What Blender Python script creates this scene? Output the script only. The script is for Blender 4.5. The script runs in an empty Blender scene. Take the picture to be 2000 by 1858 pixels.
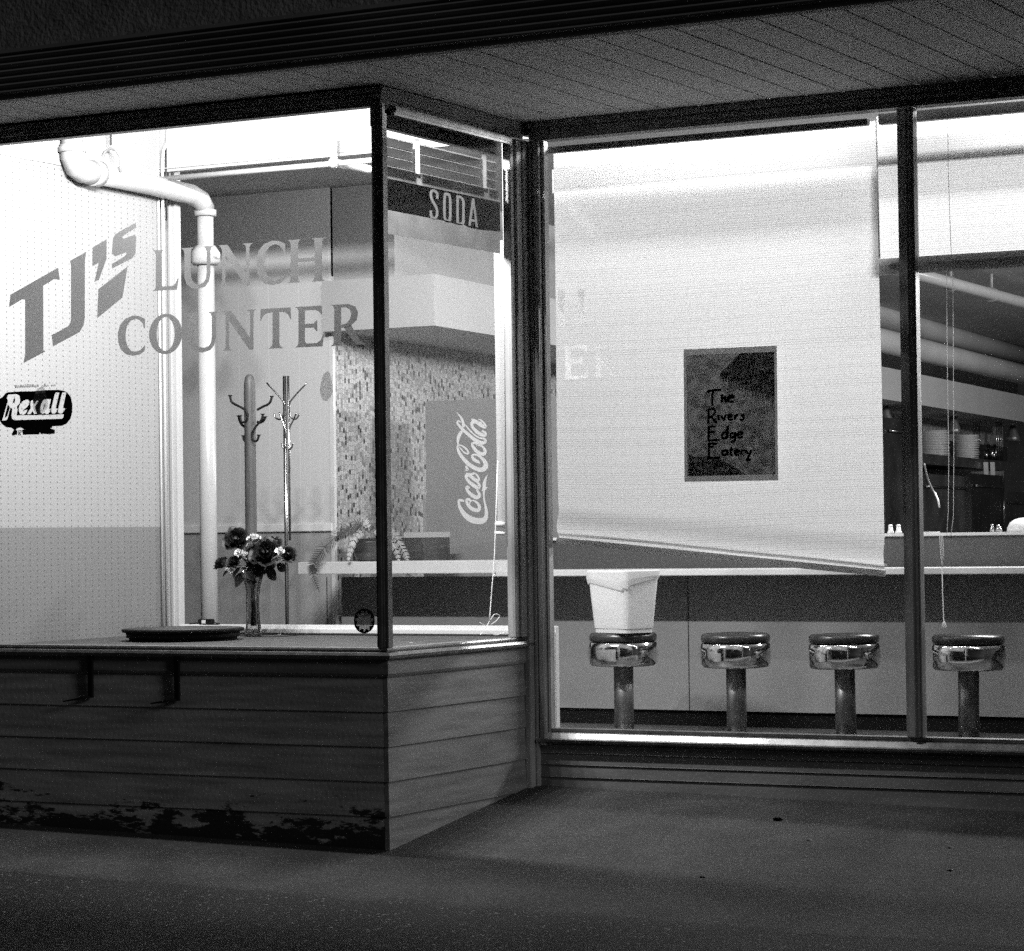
import bpy, bmesh, math, random
from mathutils import Vector, Matrix
random.seed(7)
R = math.radians
sc = bpy.context.scene
COL = sc.collection

# ------------------------------------------------------------------ camera
YAW, PIT, ROL = R(-28.41812), R(1.265853), R(-0.759672)
FPX = 5273.2
fw = Vector((math.sin(YAW)*math.cos(PIT), math.cos(YAW)*math.cos(PIT), math.sin(PIT)))
rt = Vector((math.cos(YAW), -math.sin(YAW), 0)); up = rt.cross(fw)
rt2 = rt*math.cos(ROL) + up*math.sin(ROL); up2 = up*math.cos(ROL) - rt*math.sin(ROL)
CAM = Vector((5.42208, -10.171582, 1.061742))
cd = bpy.data.cameras.new('camera'); cam = bpy.data.objects.new('camera', cd); COL.objects.link(cam)
m = Matrix((rt2, up2, -fw)).transposed().to_4x4(); m.translation = CAM
cam.matrix_world = m
cd.sensor_width = 36; cd.lens = FPX*36/2000; cd.clip_start = .1; cd.clip_end = 300
sc.camera = cam

# ------------------------------------------------------------------ world, light, exposure
w = bpy.data.worlds.new('World'); sc.world = w; w.use_nodes = True
nt = w.node_tree; nt.nodes.clear()
sky = nt.nodes.new('ShaderNodeTexSky'); sky.sky_type = 'NISHITA'; sky.sun_disc = False
SDIR = Vector((.93, -.24, .36)).normalized()          # a street light's side: low, from the right of the shop
SUN_EL, SUN_ROT = math.asin(SDIR.z), math.atan2(SDIR.x, SDIR.y)
sky.sun_elevation = SUN_EL; sky.sun_rotation = SUN_ROT
bw = nt.nodes.new('ShaderNodeRGBToBW'); bgn = nt.nodes.new('ShaderNodeBackground'); wo = nt.nodes.new('ShaderNodeOutputWorld')
nt.links.new(sky.outputs[0], bw.inputs[0]); nt.links.new(bw.outputs[0], bgn.inputs[0]); nt.links.new(bgn.outputs[0], wo.inputs[0])
bgn.inputs[1].default_value = 0.0024
sd = bpy.data.lights.new('street_glow', 'SUN'); sd.energy = 0.36; sd.angle = R(10)
so = bpy.data.objects.new('street_glow', sd); COL.objects.link(so)
# light arrives from the street side, above and behind the camera
so.rotation_euler = SDIR.to_track_quat('Z', 'Y').to_euler()
sc.view_settings.view_transform = 'Standard'; sc.view_settings.look = 'None'
sc.view_settings.exposure = 0; sc.view_settings.gamma = 1; sc.view_settings.use_curve_mapping = False
sc.render.engine = 'CYCLES'
sc.cycles.use_denoising = False
sc.cycles.max_bounces = 10; sc.cycles.transparent_max_bounces = 24
sc.cycles.diffuse_bounces = 5; sc.cycles.glossy_bounces = 5
sc.cycles.sample_clamp_indirect = 1.2; sc.cycles.sample_clamp_direct = 0
sc.cycles.caustics_reflective = False; sc.cycles.caustics_refractive = False
sc.cycles.blur_glossy = .5

# ------------------------------------------------------------------ helpers
def ray(x, y): return fw + rt2*((x-1000)/FPX) - up2*((y-929)/FPX)
def at(x, y, ax, v):
    """the point of the plane ax = v (metres) that a line of sight meets"""
    d = ray(x, y); i = 'XYZ'.index(ax); return CAM + d*((v-CAM[i])/d[i])
def depth(p): return (Vector(p)-CAM).dot(fw)

def mat(name, v, rough=.6, metal=0., spec=.5, noise=None, bump=None, grime=None):
    m = bpy.data.materials.new(name); m.use_nodes = True; nt = m.node_tree; b = nt.nodes['Principled BSDF']
    b.inputs['Base Color'].default_value = (v, v, v, 1); b.inputs['Roughness'].default_value = rough
    b.inputs['Metallic'].default_value = metal; b.inputs['Specular IOR Level'].default_value = spec
    tc = nt.nodes.new('ShaderNodeTexCoord')
    if noise:                                  # (scale, amplitude[, stretch xyz])
        n = nt.nodes.new('ShaderNodeTexNoise'); n.inputs['Scale'].default_value = noise[0]; n.inputs['Detail'].default_value = 6
        mp = nt.nodes.new('ShaderNodeMapping'); mp.inputs['Scale'].default_value = noise[2] if len(noise) > 2 else (1, 1, 1)
        nt.links.new(tc.outputs['Object'], mp.inputs[0]); nt.links.new(mp.outputs[0], n.inputs['Vector'])
        mr = nt.nodes.new('ShaderNodeMapRange'); mr.inputs[1].default_value = .3; mr.inputs[2].default_value = .7
        mr.inputs[3].default_value = v*(1-noise[1]); mr.inputs[4].default_value = v*(1+noise[1])
        nt.links.new(n.outputs[0], mr.inputs[0])
        out = mr.outputs[0]
        if grime:                              # (scale, threshold, value): dark blotches with a shape of their own
            g = nt.nodes.new('ShaderNodeTexNoise'); g.inputs['Scale'].default_value = grime[0]; g.inputs['Detail'].default_value = 9
            g.inputs['Roughness'].default_value = .65
            nt.links.new(tc.outputs['Object'], g.inputs['Vector'])
            r2 = nt.nodes.new('ShaderNodeMapRange'); r2.inputs[1].default_value = grime[1]; r2.inputs[2].default_value = grime[1]+.06
            nt.links.new(g.outputs[0], r2.inputs[0])
            mx = nt.nodes.new('ShaderNodeMix'); nt.links.new(r2.outputs[0], mx.inputs[0]); nt.links.new(out, mx.inputs[2]); mx.inputs[3].default_value = grime[2]
            out = mx.outputs[0]
        nt.links.new(out, b.inputs['Base Color'])
    if bump:
        n2 = nt.nodes.new('ShaderNodeTexNoise'); n2.inputs['Scale'].default_value = bump[0]; n2.inputs['Detail'].default_value = 5
        nt.links.new(tc.outputs['Object'], n2.inputs['Vector'])
        bp = nt.nodes.new('ShaderNodeBump'); bp.inputs['Strength'].default_value = bump[1]; bp.inputs['Distance'].default_value = .01
        nt.links.new(n2.outputs[0], bp.inputs['Height']); nt.links.new(bp.outputs[0], b.inputs['Normal'])
    return m

def glassmat(name, tint=.96, k=1.0, rough=0.0):
    m = bpy.data.materials.new(name); m.use_nodes = True; nt = m.node_tree; nt.nodes.clear()
    o = nt.nodes.new('ShaderNodeOutputMaterial'); mx = nt.nodes.new('ShaderNodeMixShader')
    t = nt.nodes.new('ShaderNodeBsdfTransparent'); t.inputs[0].default_value = (tint, tint, tint, 1)
    g = nt.nodes.new('ShaderNodeBsdfGlossy'); g.inputs['Roughness'].default_value = rough
    f = nt.nodes.new('ShaderNodeFresnel'); f.inputs[0].default_value = 1.5
    mu = nt.nodes.new('ShaderNodeMath'); mu.operation = 'MULTIPLY'; mu.inputs[1].default_value = k; mu.use_clamp = True
    nt.links.new(f.outputs[0], mu.inputs[0]); nt.links.new(mu.outputs[0], mx.inputs[0])
    nt.links.new(t.outputs[0], mx.inputs[1]); nt.links.new(g.outputs[0], mx.inputs[2]); nt.links.new(mx.outputs[0], o.inputs[0])
    return m

def thinmat(name, refl, trans, clear=0., lines=None, noise=None):
    """thin sheet that reflects and lets light through; clear = share of plain transparency"""
    m = bpy.data.materials.new(name); m.use_nodes = True; nt = m.node_tree; nt.nodes.clear()
    o = nt.nodes.new('ShaderNodeOutputMaterial'); ad = nt.nodes.new('ShaderNodeAddShader')
    d = nt.nodes.new('ShaderNodeBsdfDiffuse'); t = nt.nodes.new('ShaderNodeBsdfTranslucent')
    d.inputs[0].default_value = (refl,)*3+(1,); t.inputs[0].default_value = (trans,)*3+(1,)
    nt.links.new(d.outputs[0], ad.inputs[0]); nt.links.new(t.outputs[0], ad.inputs[1]); last = ad.outputs[0]
    if lines:      # woven horizontal slats with vertical threads: (slat pitch, depth of the lines, thread pitch)
        tc = nt.nodes.new('ShaderNodeTexCoord'); sx = nt.nodes.new('ShaderNodeSeparateXYZ'); nt.links.new(tc.outputs['UV'], sx.inputs[0])
        def stripe(sock, pitch, width):
            a = nt.nodes.new('ShaderNodeMath'); a.operation = 'DIVIDE'; a.inputs[1].default_value = pitch; nt.links.new(sock, a.inputs[0])
            f = nt.nodes.new('ShaderNodeMath'); f.operation = 'FRACT'; nt.links.new(a.outputs[0], f.inputs[0])
            g = nt.nodes.new('ShaderNodeMath'); g.operation = 'LESS_THAN'; g.inputs[1].default_value = width; nt.links.new(f.outputs[0], g.inputs[0])
            return g.outputs[0], a.outputs[0]
        s1, row = stripe(sx.outputs[1], lines[0], .3); s2, _ = stripe(sx.outputs[0], lines[2], .06)
        fl = nt.nodes.new('ShaderNodeMath'); fl.operation = 'FLOOR'; nt.links.new(row, fl.inputs[0])
        wn = nt.nodes.new('ShaderNodeTexWhiteNoise'); wn.noise_dimensions = '1D'; nt.links.new(fl.outputs[0], wn.inputs['W'])
        # value = 1 - depth*line*(.5+rand) - .5*depth*thread
        r = nt.nodes.new('ShaderNodeMath'); r.operation = 'ADD'; r.inputs[1].default_value = .45; nt.links.new(wn.outputs[0], r.inputs[0])
        q = nt.nodes.new('ShaderNodeMath'); q.operation = 'MULTIPLY'; nt.links.new(s1, q.inputs[0]); nt.links.new(r.outputs[0], q.inputs[1])
        q2 = nt.nodes.new('ShaderNodeMath'); q2.operation = 'MULTIPLY_ADD'; nt.links.new(s2, q2.inputs[0]); q2.inputs[1].default_value = .22; nt.links.new(q.outputs[0], q2.inputs[2])
        v = nt.nodes.new('ShaderNodeMath'); v.operation = 'MULTIPLY_ADD'; nt.links.new(q2.outputs[0], v.inputs[0]); v.inputs[1].default_value = -lines[1]; v.inputs[2].default_value = 1
        for sh, c in ((d, refl), (t, trans)):
            mu = nt.nodes.new('ShaderNodeMath'); mu.operation = 'MULTIPLY'; mu.inputs[1].default_value = c; nt.links.new(v.outputs[0], mu.inputs[0]); nt.links.new(mu.outputs[0], sh.inputs[0])
    if noise:      # (scale, amplitude)
        tc = nt.nodes.new('ShaderNodeTexCoord'); n = nt.nodes.new('ShaderNodeTexNoise'); n.inputs['Scale'].default_value = noise[0]; n.inputs['Detail'].default_value = 8
        nt.links.new(tc.outputs['Object'], n.inputs['Vector'])
        for sh, c in ((d, refl), (t, trans)):
            mr = nt.nodes.new('ShaderNodeMapRange'); mr.inputs[1].default_value = .35; mr.inputs[2].default_value = .65
            mr.inputs[3].default_value = c*(1-noise[1]); mr.inputs[4].default_value = c*(1+noise[1]); nt.links.new(n.outputs[0], mr.inputs[0]); nt.links.new(mr.outputs[0], sh.inputs[0])
    if clear:
        mx = nt.nodes.new('ShaderNodeMixShader'); mx.inputs[0].default_value = clear; tr = nt.nodes.new('ShaderNodeBsdfTransparent')
        nt.links.new(last, mx.inputs[1]); nt.links.new(tr.outputs[0], mx.inputs[2]); last = mx.outputs[0]
    nt.links.new(last, o.inputs[0]); return m

def emit(name, s):
    m = bpy.data.materials.new(name); m.use_nodes = True; nt = m.node_tree; nt.nodes.clear()
    o = nt.nodes.new('ShaderNodeOutputMaterial'); e = nt.nodes.new('ShaderNodeEmission'); e.inputs[1].default_value = s
    nt.links.new(e.outputs[0], o.inputs[0]); return m

class MB:
    def __init__(s): s.b = bmesh.new(); s.uv = None
    def face(s, pts, smooth=False):
        f = s.b.faces.new([s.b.verts.new(p) for p in pts]); f.smooth = smooth; return f
    def quv(s, pts, uvs):
        if s.uv is None: s.uv = s.b.loops.layers.uv.new('UVMap')
        f = s.face(pts)
        for l, u in zip(f.loops, uvs): l[s.uv].uv = u
        return f
    def box(s, x0, x1, y0, y1, z0, z1, bev=0.):
        t = bmesh.ops.create_cube(s.b, size=1)
        for v in t['verts']: v.co = Vector(((x0+x1)/2+v.co.x*(x1-x0), (y0+y1)/2+v.co.y*(y1-y0), (z0+z1)/2+v.co.z*(z1-z0)))
        if bev: bmesh.ops.bevel(s.b, geom=list({e for v in t['verts'] for e in v.link_edges}), offset=bev, segments=2, affect='EDGES')
        return s
    def hexa(s, a, b):      # two quads (4 points each) joined to a solid
        va = [s.b.verts.new(p) for p in a]; vb = [s.b.verts.new(p) for p in b]
        s.b.faces.new(va[::-1]); s.b.faces.new(vb)
        for i in range(len(va)): j = (i+1) % len(va); s.b.faces.new((va[i], va[j], vb[j], vb[i]))
        return s
    def prism(s, prof, ax, a, b, mitre=None):
        """profile of 2-D points swept along axis ax from a to b"""
        def P(q, t): return Vector((t, q[0], q[1])) if ax == 'X' else (Vector((q[0], t, q[1])) if ax == 'Y' else Vector((q[0], q[1], t)))
        return s.hexa([P(q, a) for q in prof], [P(q, b) for q in prof])
    def tube(s, pts, r, n=10, cap=True):
        pts = [Vector(p) for p in pts]; k = len(pts); rr = r if isinstance(r, (list, tuple)) else [r]*k
        t0 = (pts[1]-pts[0]).normalized(); u = t0.orthogonal().normalized(); rings = []
        for i in range(k):
            t = (pts[min(i+1, k-1)]-pts[max(i-1, 0)]).normalized()
            u = (u-t*u.dot(t)).normalized(); v = t.cross(u)
            rings.append([s.b.verts.new(pts[i]+(u*math.cos(2*math.pi*j/n)+v*math.sin(2*math.pi*j/n))*rr[i]) for j in range(n)])
        for a, b in zip(rings, rings[1:]):
            for j in range(n):
                f = s.b.faces.new((a[j], a[(j+1) % n], b[(j+1) % n], b[j])); f.smooth = True
        if cap: s.b.faces.new(rings[0][::-1]); s.b.faces.new(rings[-1])
        return s
    def lathe(s, prof, c=(0, 0, 0), n=32, sx=1, sy=1):
        c = Vector(c); rings = []
        for r, z in prof:
            rings.append([s.b.verts.new(c+Vector((r*sx*math.cos(2*math.pi*j/n), r*sy*math.sin(2*math.pi*j/n), z))) for j in range(n)])
        for a, b in zip(rings, rings[1:]):
            for j in range(n):
                f = s.b.faces.new((a[j], a[(j+1) % n], b[(j+1) % n], b[j])); f.smooth = True
        if prof[0][0] > 1e-4: s.b.faces.new(rings[0][::-1])
        if prof[-1][0] > 1e-4: s.b.faces.new(rings[-1])
        bmesh.ops.remove_doubles(s.b, verts=s.b.verts, dist=1e-5) if prof[0][0] <= 1e-4 or prof[-1][0] <= 1e-4 else None
        return s
    def ball(s, c, r, sub=2, sz=(1, 1, 1)):
        t = bmesh.ops.create_icosphere(s.b, subdivisions=sub, radius=r)
        for v in t['verts']: v.co = Vector((v.co.x*sz[0], v.co.y*sz[1], v.co.z*sz[2]))+Vector(c)
        for v in t['verts']:
            for f in v.link_faces: f.smooth = True
        return s

def obj(name, mb, mt, parent=None, label=None, cat=None, group=None, kind=None, loc=None):
    me = bpy.data.meshes.new(name); bmesh.ops.recalc_face_normals(mb.b, faces=mb.b.faces) if getattr(mb, 'fix', True) else None
    mb.b.to_mesh(me); mb.b.free(); me.materials.append(mt)
    o = bpy.data.objects.new(name, me); COL.objects.link(o)
    if parent: o.parent = parent
    if loc: o.location = loc
    return tag(o, label, cat, group, kind)
def tag(o, label=None, cat=None, group=None, kind=None):
    for k, v in (('label', label), ('category', cat), ('group', group), ('kind', kind)):
        if v: o[k] = v
    return o
def thing(name, label, cat, group=None, loc=(0, 0, 0), kind=None):
    o = bpy.data.objects.new(name, None); COL.objects.link(o); o.location = loc; o.empty_display_size = .1
    return tag(o, label, cat, group, kind)
def copy_tree(o, parent=None):
    c = o.copy(); COL.objects.link(c)
    if parent: c.parent = parent
    for ch in o.children: copy_tree(ch, c)
    return c
def smooth_curve(pts, n=6):
    """Catmull-Rom through tuples of any length"""
    out = []; P = [pts[0]]+list(pts)+[pts[-1]]
    for i in range(1, len(P)-2):
        for k in range(n):
            t = k/n
            out.append(tuple(.5*((2*b)+(-a+c)*t+(2*a-5*b+4*c-d)*t*t+(-a+3*b-3*c+d)*t**3) for a, b, c, d in zip(P[i-1], P[i], P[i+1], P[i+2])))
    out.append(tuple(pts[-1])); return out
def ribbon2d(pts, n=6, smooth=True):
    """pts (x, y, width) -> list of quads in 2-D"""
    c = smooth_curve(pts, n) if smooth else pts; L = []; Rr = []
    for i, (x, y, wd) in enumerate(c):
        a = c[max(i-1, 0)]; b = c[min(i+1, len(c)-1)]; dx, dy = b[0]-a[0], b[1]-a[1]; l = math.hypot(dx, dy) or 1
        nx, ny = -dy/l, dx/l; L.append((x+nx*wd/2, y+ny*wd/2)); Rr.append((x-nx*wd/2, y-ny*wd/2))
    return [(L[i], L[i+1], Rr[i+1], Rr[i]) for i in range(len(L)-1)]
class Decal(MB):
    """flat marks on a surface; f maps 2-D drawing coordinates to 3-D, out is the surface normal"""
    fix = False
    def __init__(s, f, out): super().__init__(); s.f = f; s.out = Vector(out); s.k = 0
    def P(s, q): return s.f(*q) + s.out*(s.k*.00012)
    def poly(s, pts): s.k += 1; s.face([s.P(q) for q in pts]); return s
    def rib(s, pts, n=6, smooth=True):
        s.k += 1
        qs = ribbon2d(pts, n, smooth)
        va = [s.b.verts.new(s.P(qs[0][0]))]; vb = [s.b.verts.new(s.P(qs[0][3]))]
        for a, b, c, d in qs:
            va.append(s.b.verts.new(s.P(b))); vb.append(s.b.verts.new(s.P(c)))
            s.b.faces.new((va[-2], va[-1], vb[-1], vb[-2]))
        return s
from mathutils.geometry import tessellate_polygon
def cut_poly(D, outer, holes):
    """flat sheet with openings: the surface behind shows through them"""
    D.k += 1; loops = [[Vector((p[0], -p[1], 0)) for p in l] for l in [outer]+holes]
    flat = [p for l in [outer]+holes for p in l]; vs = [D.b.verts.new(D.P((p[0], p[1]))) for p in flat]
    for t in tessellate_polygon(loops):
        try: D.b.faces.new([vs[i] for i in t])
        except ValueError: pass
def outline(pts, n=6):
    q = ribbon2d(pts, n); L = [a[0] for a in q]+[q[-1][1]]; Rr = [a[3] for a in q]+[q[-1][2]]
    return L+Rr[::-1]
def zoomed(ox, oy, s): return lambda pts: [(ox+p[0]/s, oy+p[1]/s)+tuple(q/s for q in p[2:]) for p in pts]

# ------------------------------------------------------------------ materials
M = {}
M['siding'] = mat('painted_siding', .23, .55, noise=(4, .30, (.7, .7, 9)), bump=(60, .15), grime=(14, .66, .10))
M['siding_low'] = mat('painted_siding_low', .20, .6, noise=(3, .2, (1, 1, 6)), bump=(60, .15))
M['frame'] = mat('dark_bronze_frame', .50, .42, .4, noise=(9, .35, (1, 1, .3)))
M['frame_dark'] = mat('black_frame', .17, .42, .3, noise=(12, .3))
M['alu'] = mat('worn_aluminium', .30, .38, .75, noise=(16, .3, (1, 1, 1)), grime=(22, .64, .05))
M['soffit'] = mat('soffit_board', .62, .6, noise=(2.2, .12, (1, 1, 1)), bump=(40, .1), grime=(26, .74, .05))
M['gap'] = mat('board_gap', .02, .9)
M['fascia'] = mat('fascia_paint', .28, .5, noise=(5, .3, (.25, 1, 1)))
M['stucco'] = mat('rough_stucco', .26, .95, noise=(14, .3), bump=(55, .8))
M['wall_white'] = mat('white_wall_paint', .74, .6, noise=(2, .05))
M['wall_display'] = mat('display_wall_paint', .42, .6, noise=(2, .05))
M['header_white'] = mat('header_paint', .50, .5, noise=(3, .04))
M['wall_grey'] = mat('lower_wall_paint', .46, .6, noise=(2, .05))
M['trim_white'] = mat('white_gloss_trim', .8, .35, noise=(8, .04))
M['trim_grey'] = mat('grey_trim', .33, .5, noise=(8, .1))
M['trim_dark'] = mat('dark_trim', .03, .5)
M['pipe'] = mat('white_pipe_paint', .44, .3, noise=(10, .05))
M['deck'] = mat('display_deck', .04, .75, noise=(10, .3), bump=(70, .3), grime=(11, .62, .13))
M['room_dark'] = mat('dark_interior', .07, .7, noise=(3, .3))
M['ceiling'] = mat('room_ceiling', .45, .8, noise=(2, .1))
M['floor'] = mat('room_floor', .10, .4, noise=(6, .25))
M['counter_front'] = mat('laminate_panel', .26, .45, noise=(3, .07), grime=(9, .70, .16))
M['counter_top'] = mat('pale_laminate', .68, .35, noise=(6, .05))
M['kick'] = mat('black_kickboard', .006, .7, spec=.1)
M['chrome'] = mat('chrome', .75, .09, 1., noise=(5, .10), bump=(9, .05))
M['chrome_dull'] = mat('dull_chrome', .40, .22, 1., noise=(9, .25, (1, 1, .3)))
M['pedestal'] = mat('stool_pedestal', .20, .38, .8, noise=(12, .3, (1, 1, .2)))
M['vinyl'] = mat('dark_vinyl', .035, .28, noise=(20, .2))
M['plastic_white'] = thinmat('white_plastic', .62, .25)
M['bag'] = thinmat('bag_plastic', .55, .3, .15)
M['wood'] = mat('coat_stand_wood', .075, .5, noise=(14, .35, (3, 3, .25)))
M['iron'] = mat('black_iron', .010, .6, .0, spec=.2)
M['black'] = mat('black_plastic', .006, .8, spec=.12, noise=(10, .3))
M['rose_dark'] = mat('dark_rose_petal', .006, .55, noise=(40, .5))
M['rose_white'] = mat('white_rose_petal', .72, .55, noise=(40, .1))
M['leaf'] = mat('dark_leaf', .007, .6, spec=.2, noise=(60, .4))
M['fern'] = mat('fern_leaf', .035, .5, noise=(50, .4))
M['fern_pale'] = mat('fern_leaf_pale', .42, .5, noise=(50, .3))
M['cola'] = mat('cooler_panel', .27, .4, noise=(3, .06))
M['white_mark'] = mat('white_lettering', .85, .5)
M['sign_black'] = mat('sign_black', .012, .8, spec=.15, noise=(30, .5))
M['valance'] = thinmat('grey_valance', .40, .05, noise=(9, .15))
M['sign_letters'] = thinmat('sign_letters', .5, .10)
M['tape'] = thinmat('ladder_tape', .7, .12)
M['slat'] = thinmat('blind_slat', .3, .008)
M['slat_edge'] = thinmat('blind_slat_edge', .6, .06)
M['cabinet_top'] = mat('cabinet_top', .4, .6)
M['cord'] = thinmat('white_cord', .8, .6)
M['paper_chip'] = mat('paint_chip', .75, .7)
M['plate'] = mat('stoneware', .85, .25)
M['steel'] = mat('steel_equipment', .10, .35, .6, noise=(4, .4))
M['glass'] = glassmat('window_glass', .97, 1.0)
M['vase_glass'] = glassmat('vase_glass', .80, 2.6, .04)
M['shade'] = thinmat('woven_shade', .36, .66, 0, (.0096, .20, .062))
M['shade_roll'] = thinmat('rolled_shade', .4, .12)
M['hem'] = thinmat('shade_hem', .35, .5)
M['vinyl_letters'] = thinmat('window_vinyl', .16, .20)
M['ghost_letters'] = thinmat('reflected_letter_film', .6, .93, .55)  # pale film standing in for a reflection of the lettering
M['sticker'] = mat('sticker_black', .02, .6, noise=(60, .6))
M['tube'] = emit('fluorescent_tube_glow', 7)
M['tube2'] = emit('fluorescent_tube_glow_room', 7)
M['tube3'] = emit('kitchen_tube_glow', 7)

def ground_mat(name, v, speck):
    m = mat(name, v, .85, noise=(3.5, .42), bump=(150, .9)); nt = m.node_tree; b = nt.nodes['Principled BSDF']
    old = b.inputs['Base Color'].links[0].from_socket
    tc = nt.nodes.new('ShaderNodeTexCoord'); vo = nt.nodes.new('ShaderNodeTexVoronoi'); vo.inputs['Scale'].default_value = 130
    nt.links.new(tc.outputs['Object'], vo.inputs['Vector'])
    s = nt.nodes.new('ShaderNodeSeparateColor'); nt.links.new(vo.outputs['Color'], s.inputs[0])
    r = nt.nodes.new('ShaderNodeMapRange'); r.inputs[1].default_value = 0; r.inputs[2].default_value = 1; r.inputs[3].default_value = .55; r.inputs[4].default_value = 1.45
    nt.links.new(s.outputs[0], r.inputs[0])
    mu = nt.nodes.new('ShaderNodeMath'); mu.operation = 'MULTIPLY'; nt.links.new(old, mu.inputs[0]); nt.links.new(r.outputs[0], mu.inputs[1])
    g = nt.nodes.new('ShaderNodeMath'); g.operation = 'GREATER_THAN'; g.inputs[1].default_value = .985; nt.links.new(s.outputs[1], g.inputs[0])
    ma = nt.nodes.new('ShaderNodeMath'); ma.operation = 'MULTIPLY_ADD'; nt.links.new(g.outputs[0], ma.inputs[0]); ma.inputs[1].default_value = speck; nt.links.new(mu.outputs[0], ma.inputs[2])
    nt.links.new(ma.outputs[0], b.inputs['Base Color']); return m
M['walk'] = ground_mat('sidewalk_concrete', .036, .05)
M['road'] = ground_mat('asphalt', .011, .22)

# peeling paint on the lower boards of the bay front
def peel_mat():
    m = mat('peeling_siding', .44, .6, noise=(4, .34, (.7, 1, 9)), bump=(60, .2)); nt = m.node_tree; b = nt.nodes['Principled BSDF']
    old = b.inputs['Base Color'].links[0].from_socket
    tc = nt.nodes.new('ShaderNodeTexCoord'); mp = nt.nodes.new('ShaderNodeMapping'); mp.inputs['Scale'].default_value = (.9, 1, 3.0)
    n = nt.nodes.new('ShaderNodeTexNoise'); n.inputs['Scale'].default_value = 5.0; n.inputs['Detail'].default_value = 14; n.inputs['Roughness'].default_value = .74
    nt.links.new(tc.outputs['Object'], mp.inputs[0]); nt.links.new(mp.outputs[0], n.inputs['Vector'])
    s = nt.nodes.new('ShaderNodeSeparateXYZ'); nt.links.new(tc.outputs['Object'], s.inputs[0])
    h = nt.nodes.new('ShaderNodeMapRange'); h.inputs[1].default_value = .13; h.inputs[2].default_value = -.14; h.inputs[3].default_value = -.13; h.inputs[4].default_value = .16; h.clamp = False
    nt.links.new(s.outputs[2], h.inputs[0])
    hc = nt.nodes.new('ShaderNodeMath'); hc.operation = 'MAXIMUM'; hc.inputs[1].default_value = -.22; nt.links.new(h.outputs[0], hc.inputs[0])
    a = nt.nodes.new('ShaderNodeMath'); nt.links.new(n.outputs[0], a.inputs[0]); nt.links.new(hc.outputs[0], a.inputs[1])
    r = nt.nodes.new('ShaderNodeMapRange'); r.inputs[1].default_value = .56; r.inputs[2].default_value = .585; nt.links.new(a.outputs[0], r.inputs[0])
    mx = nt.nodes.new('ShaderNodeMix'); nt.links.new(r.outputs[0], mx.inputs[0]); nt.links.new(old, mx.inputs[2]); mx.inputs[3].default_value = .03
    nt.links.new(mx.outputs[0], b.inputs['Base Color']); return m
M['peel'] = peel_mat()

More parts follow.
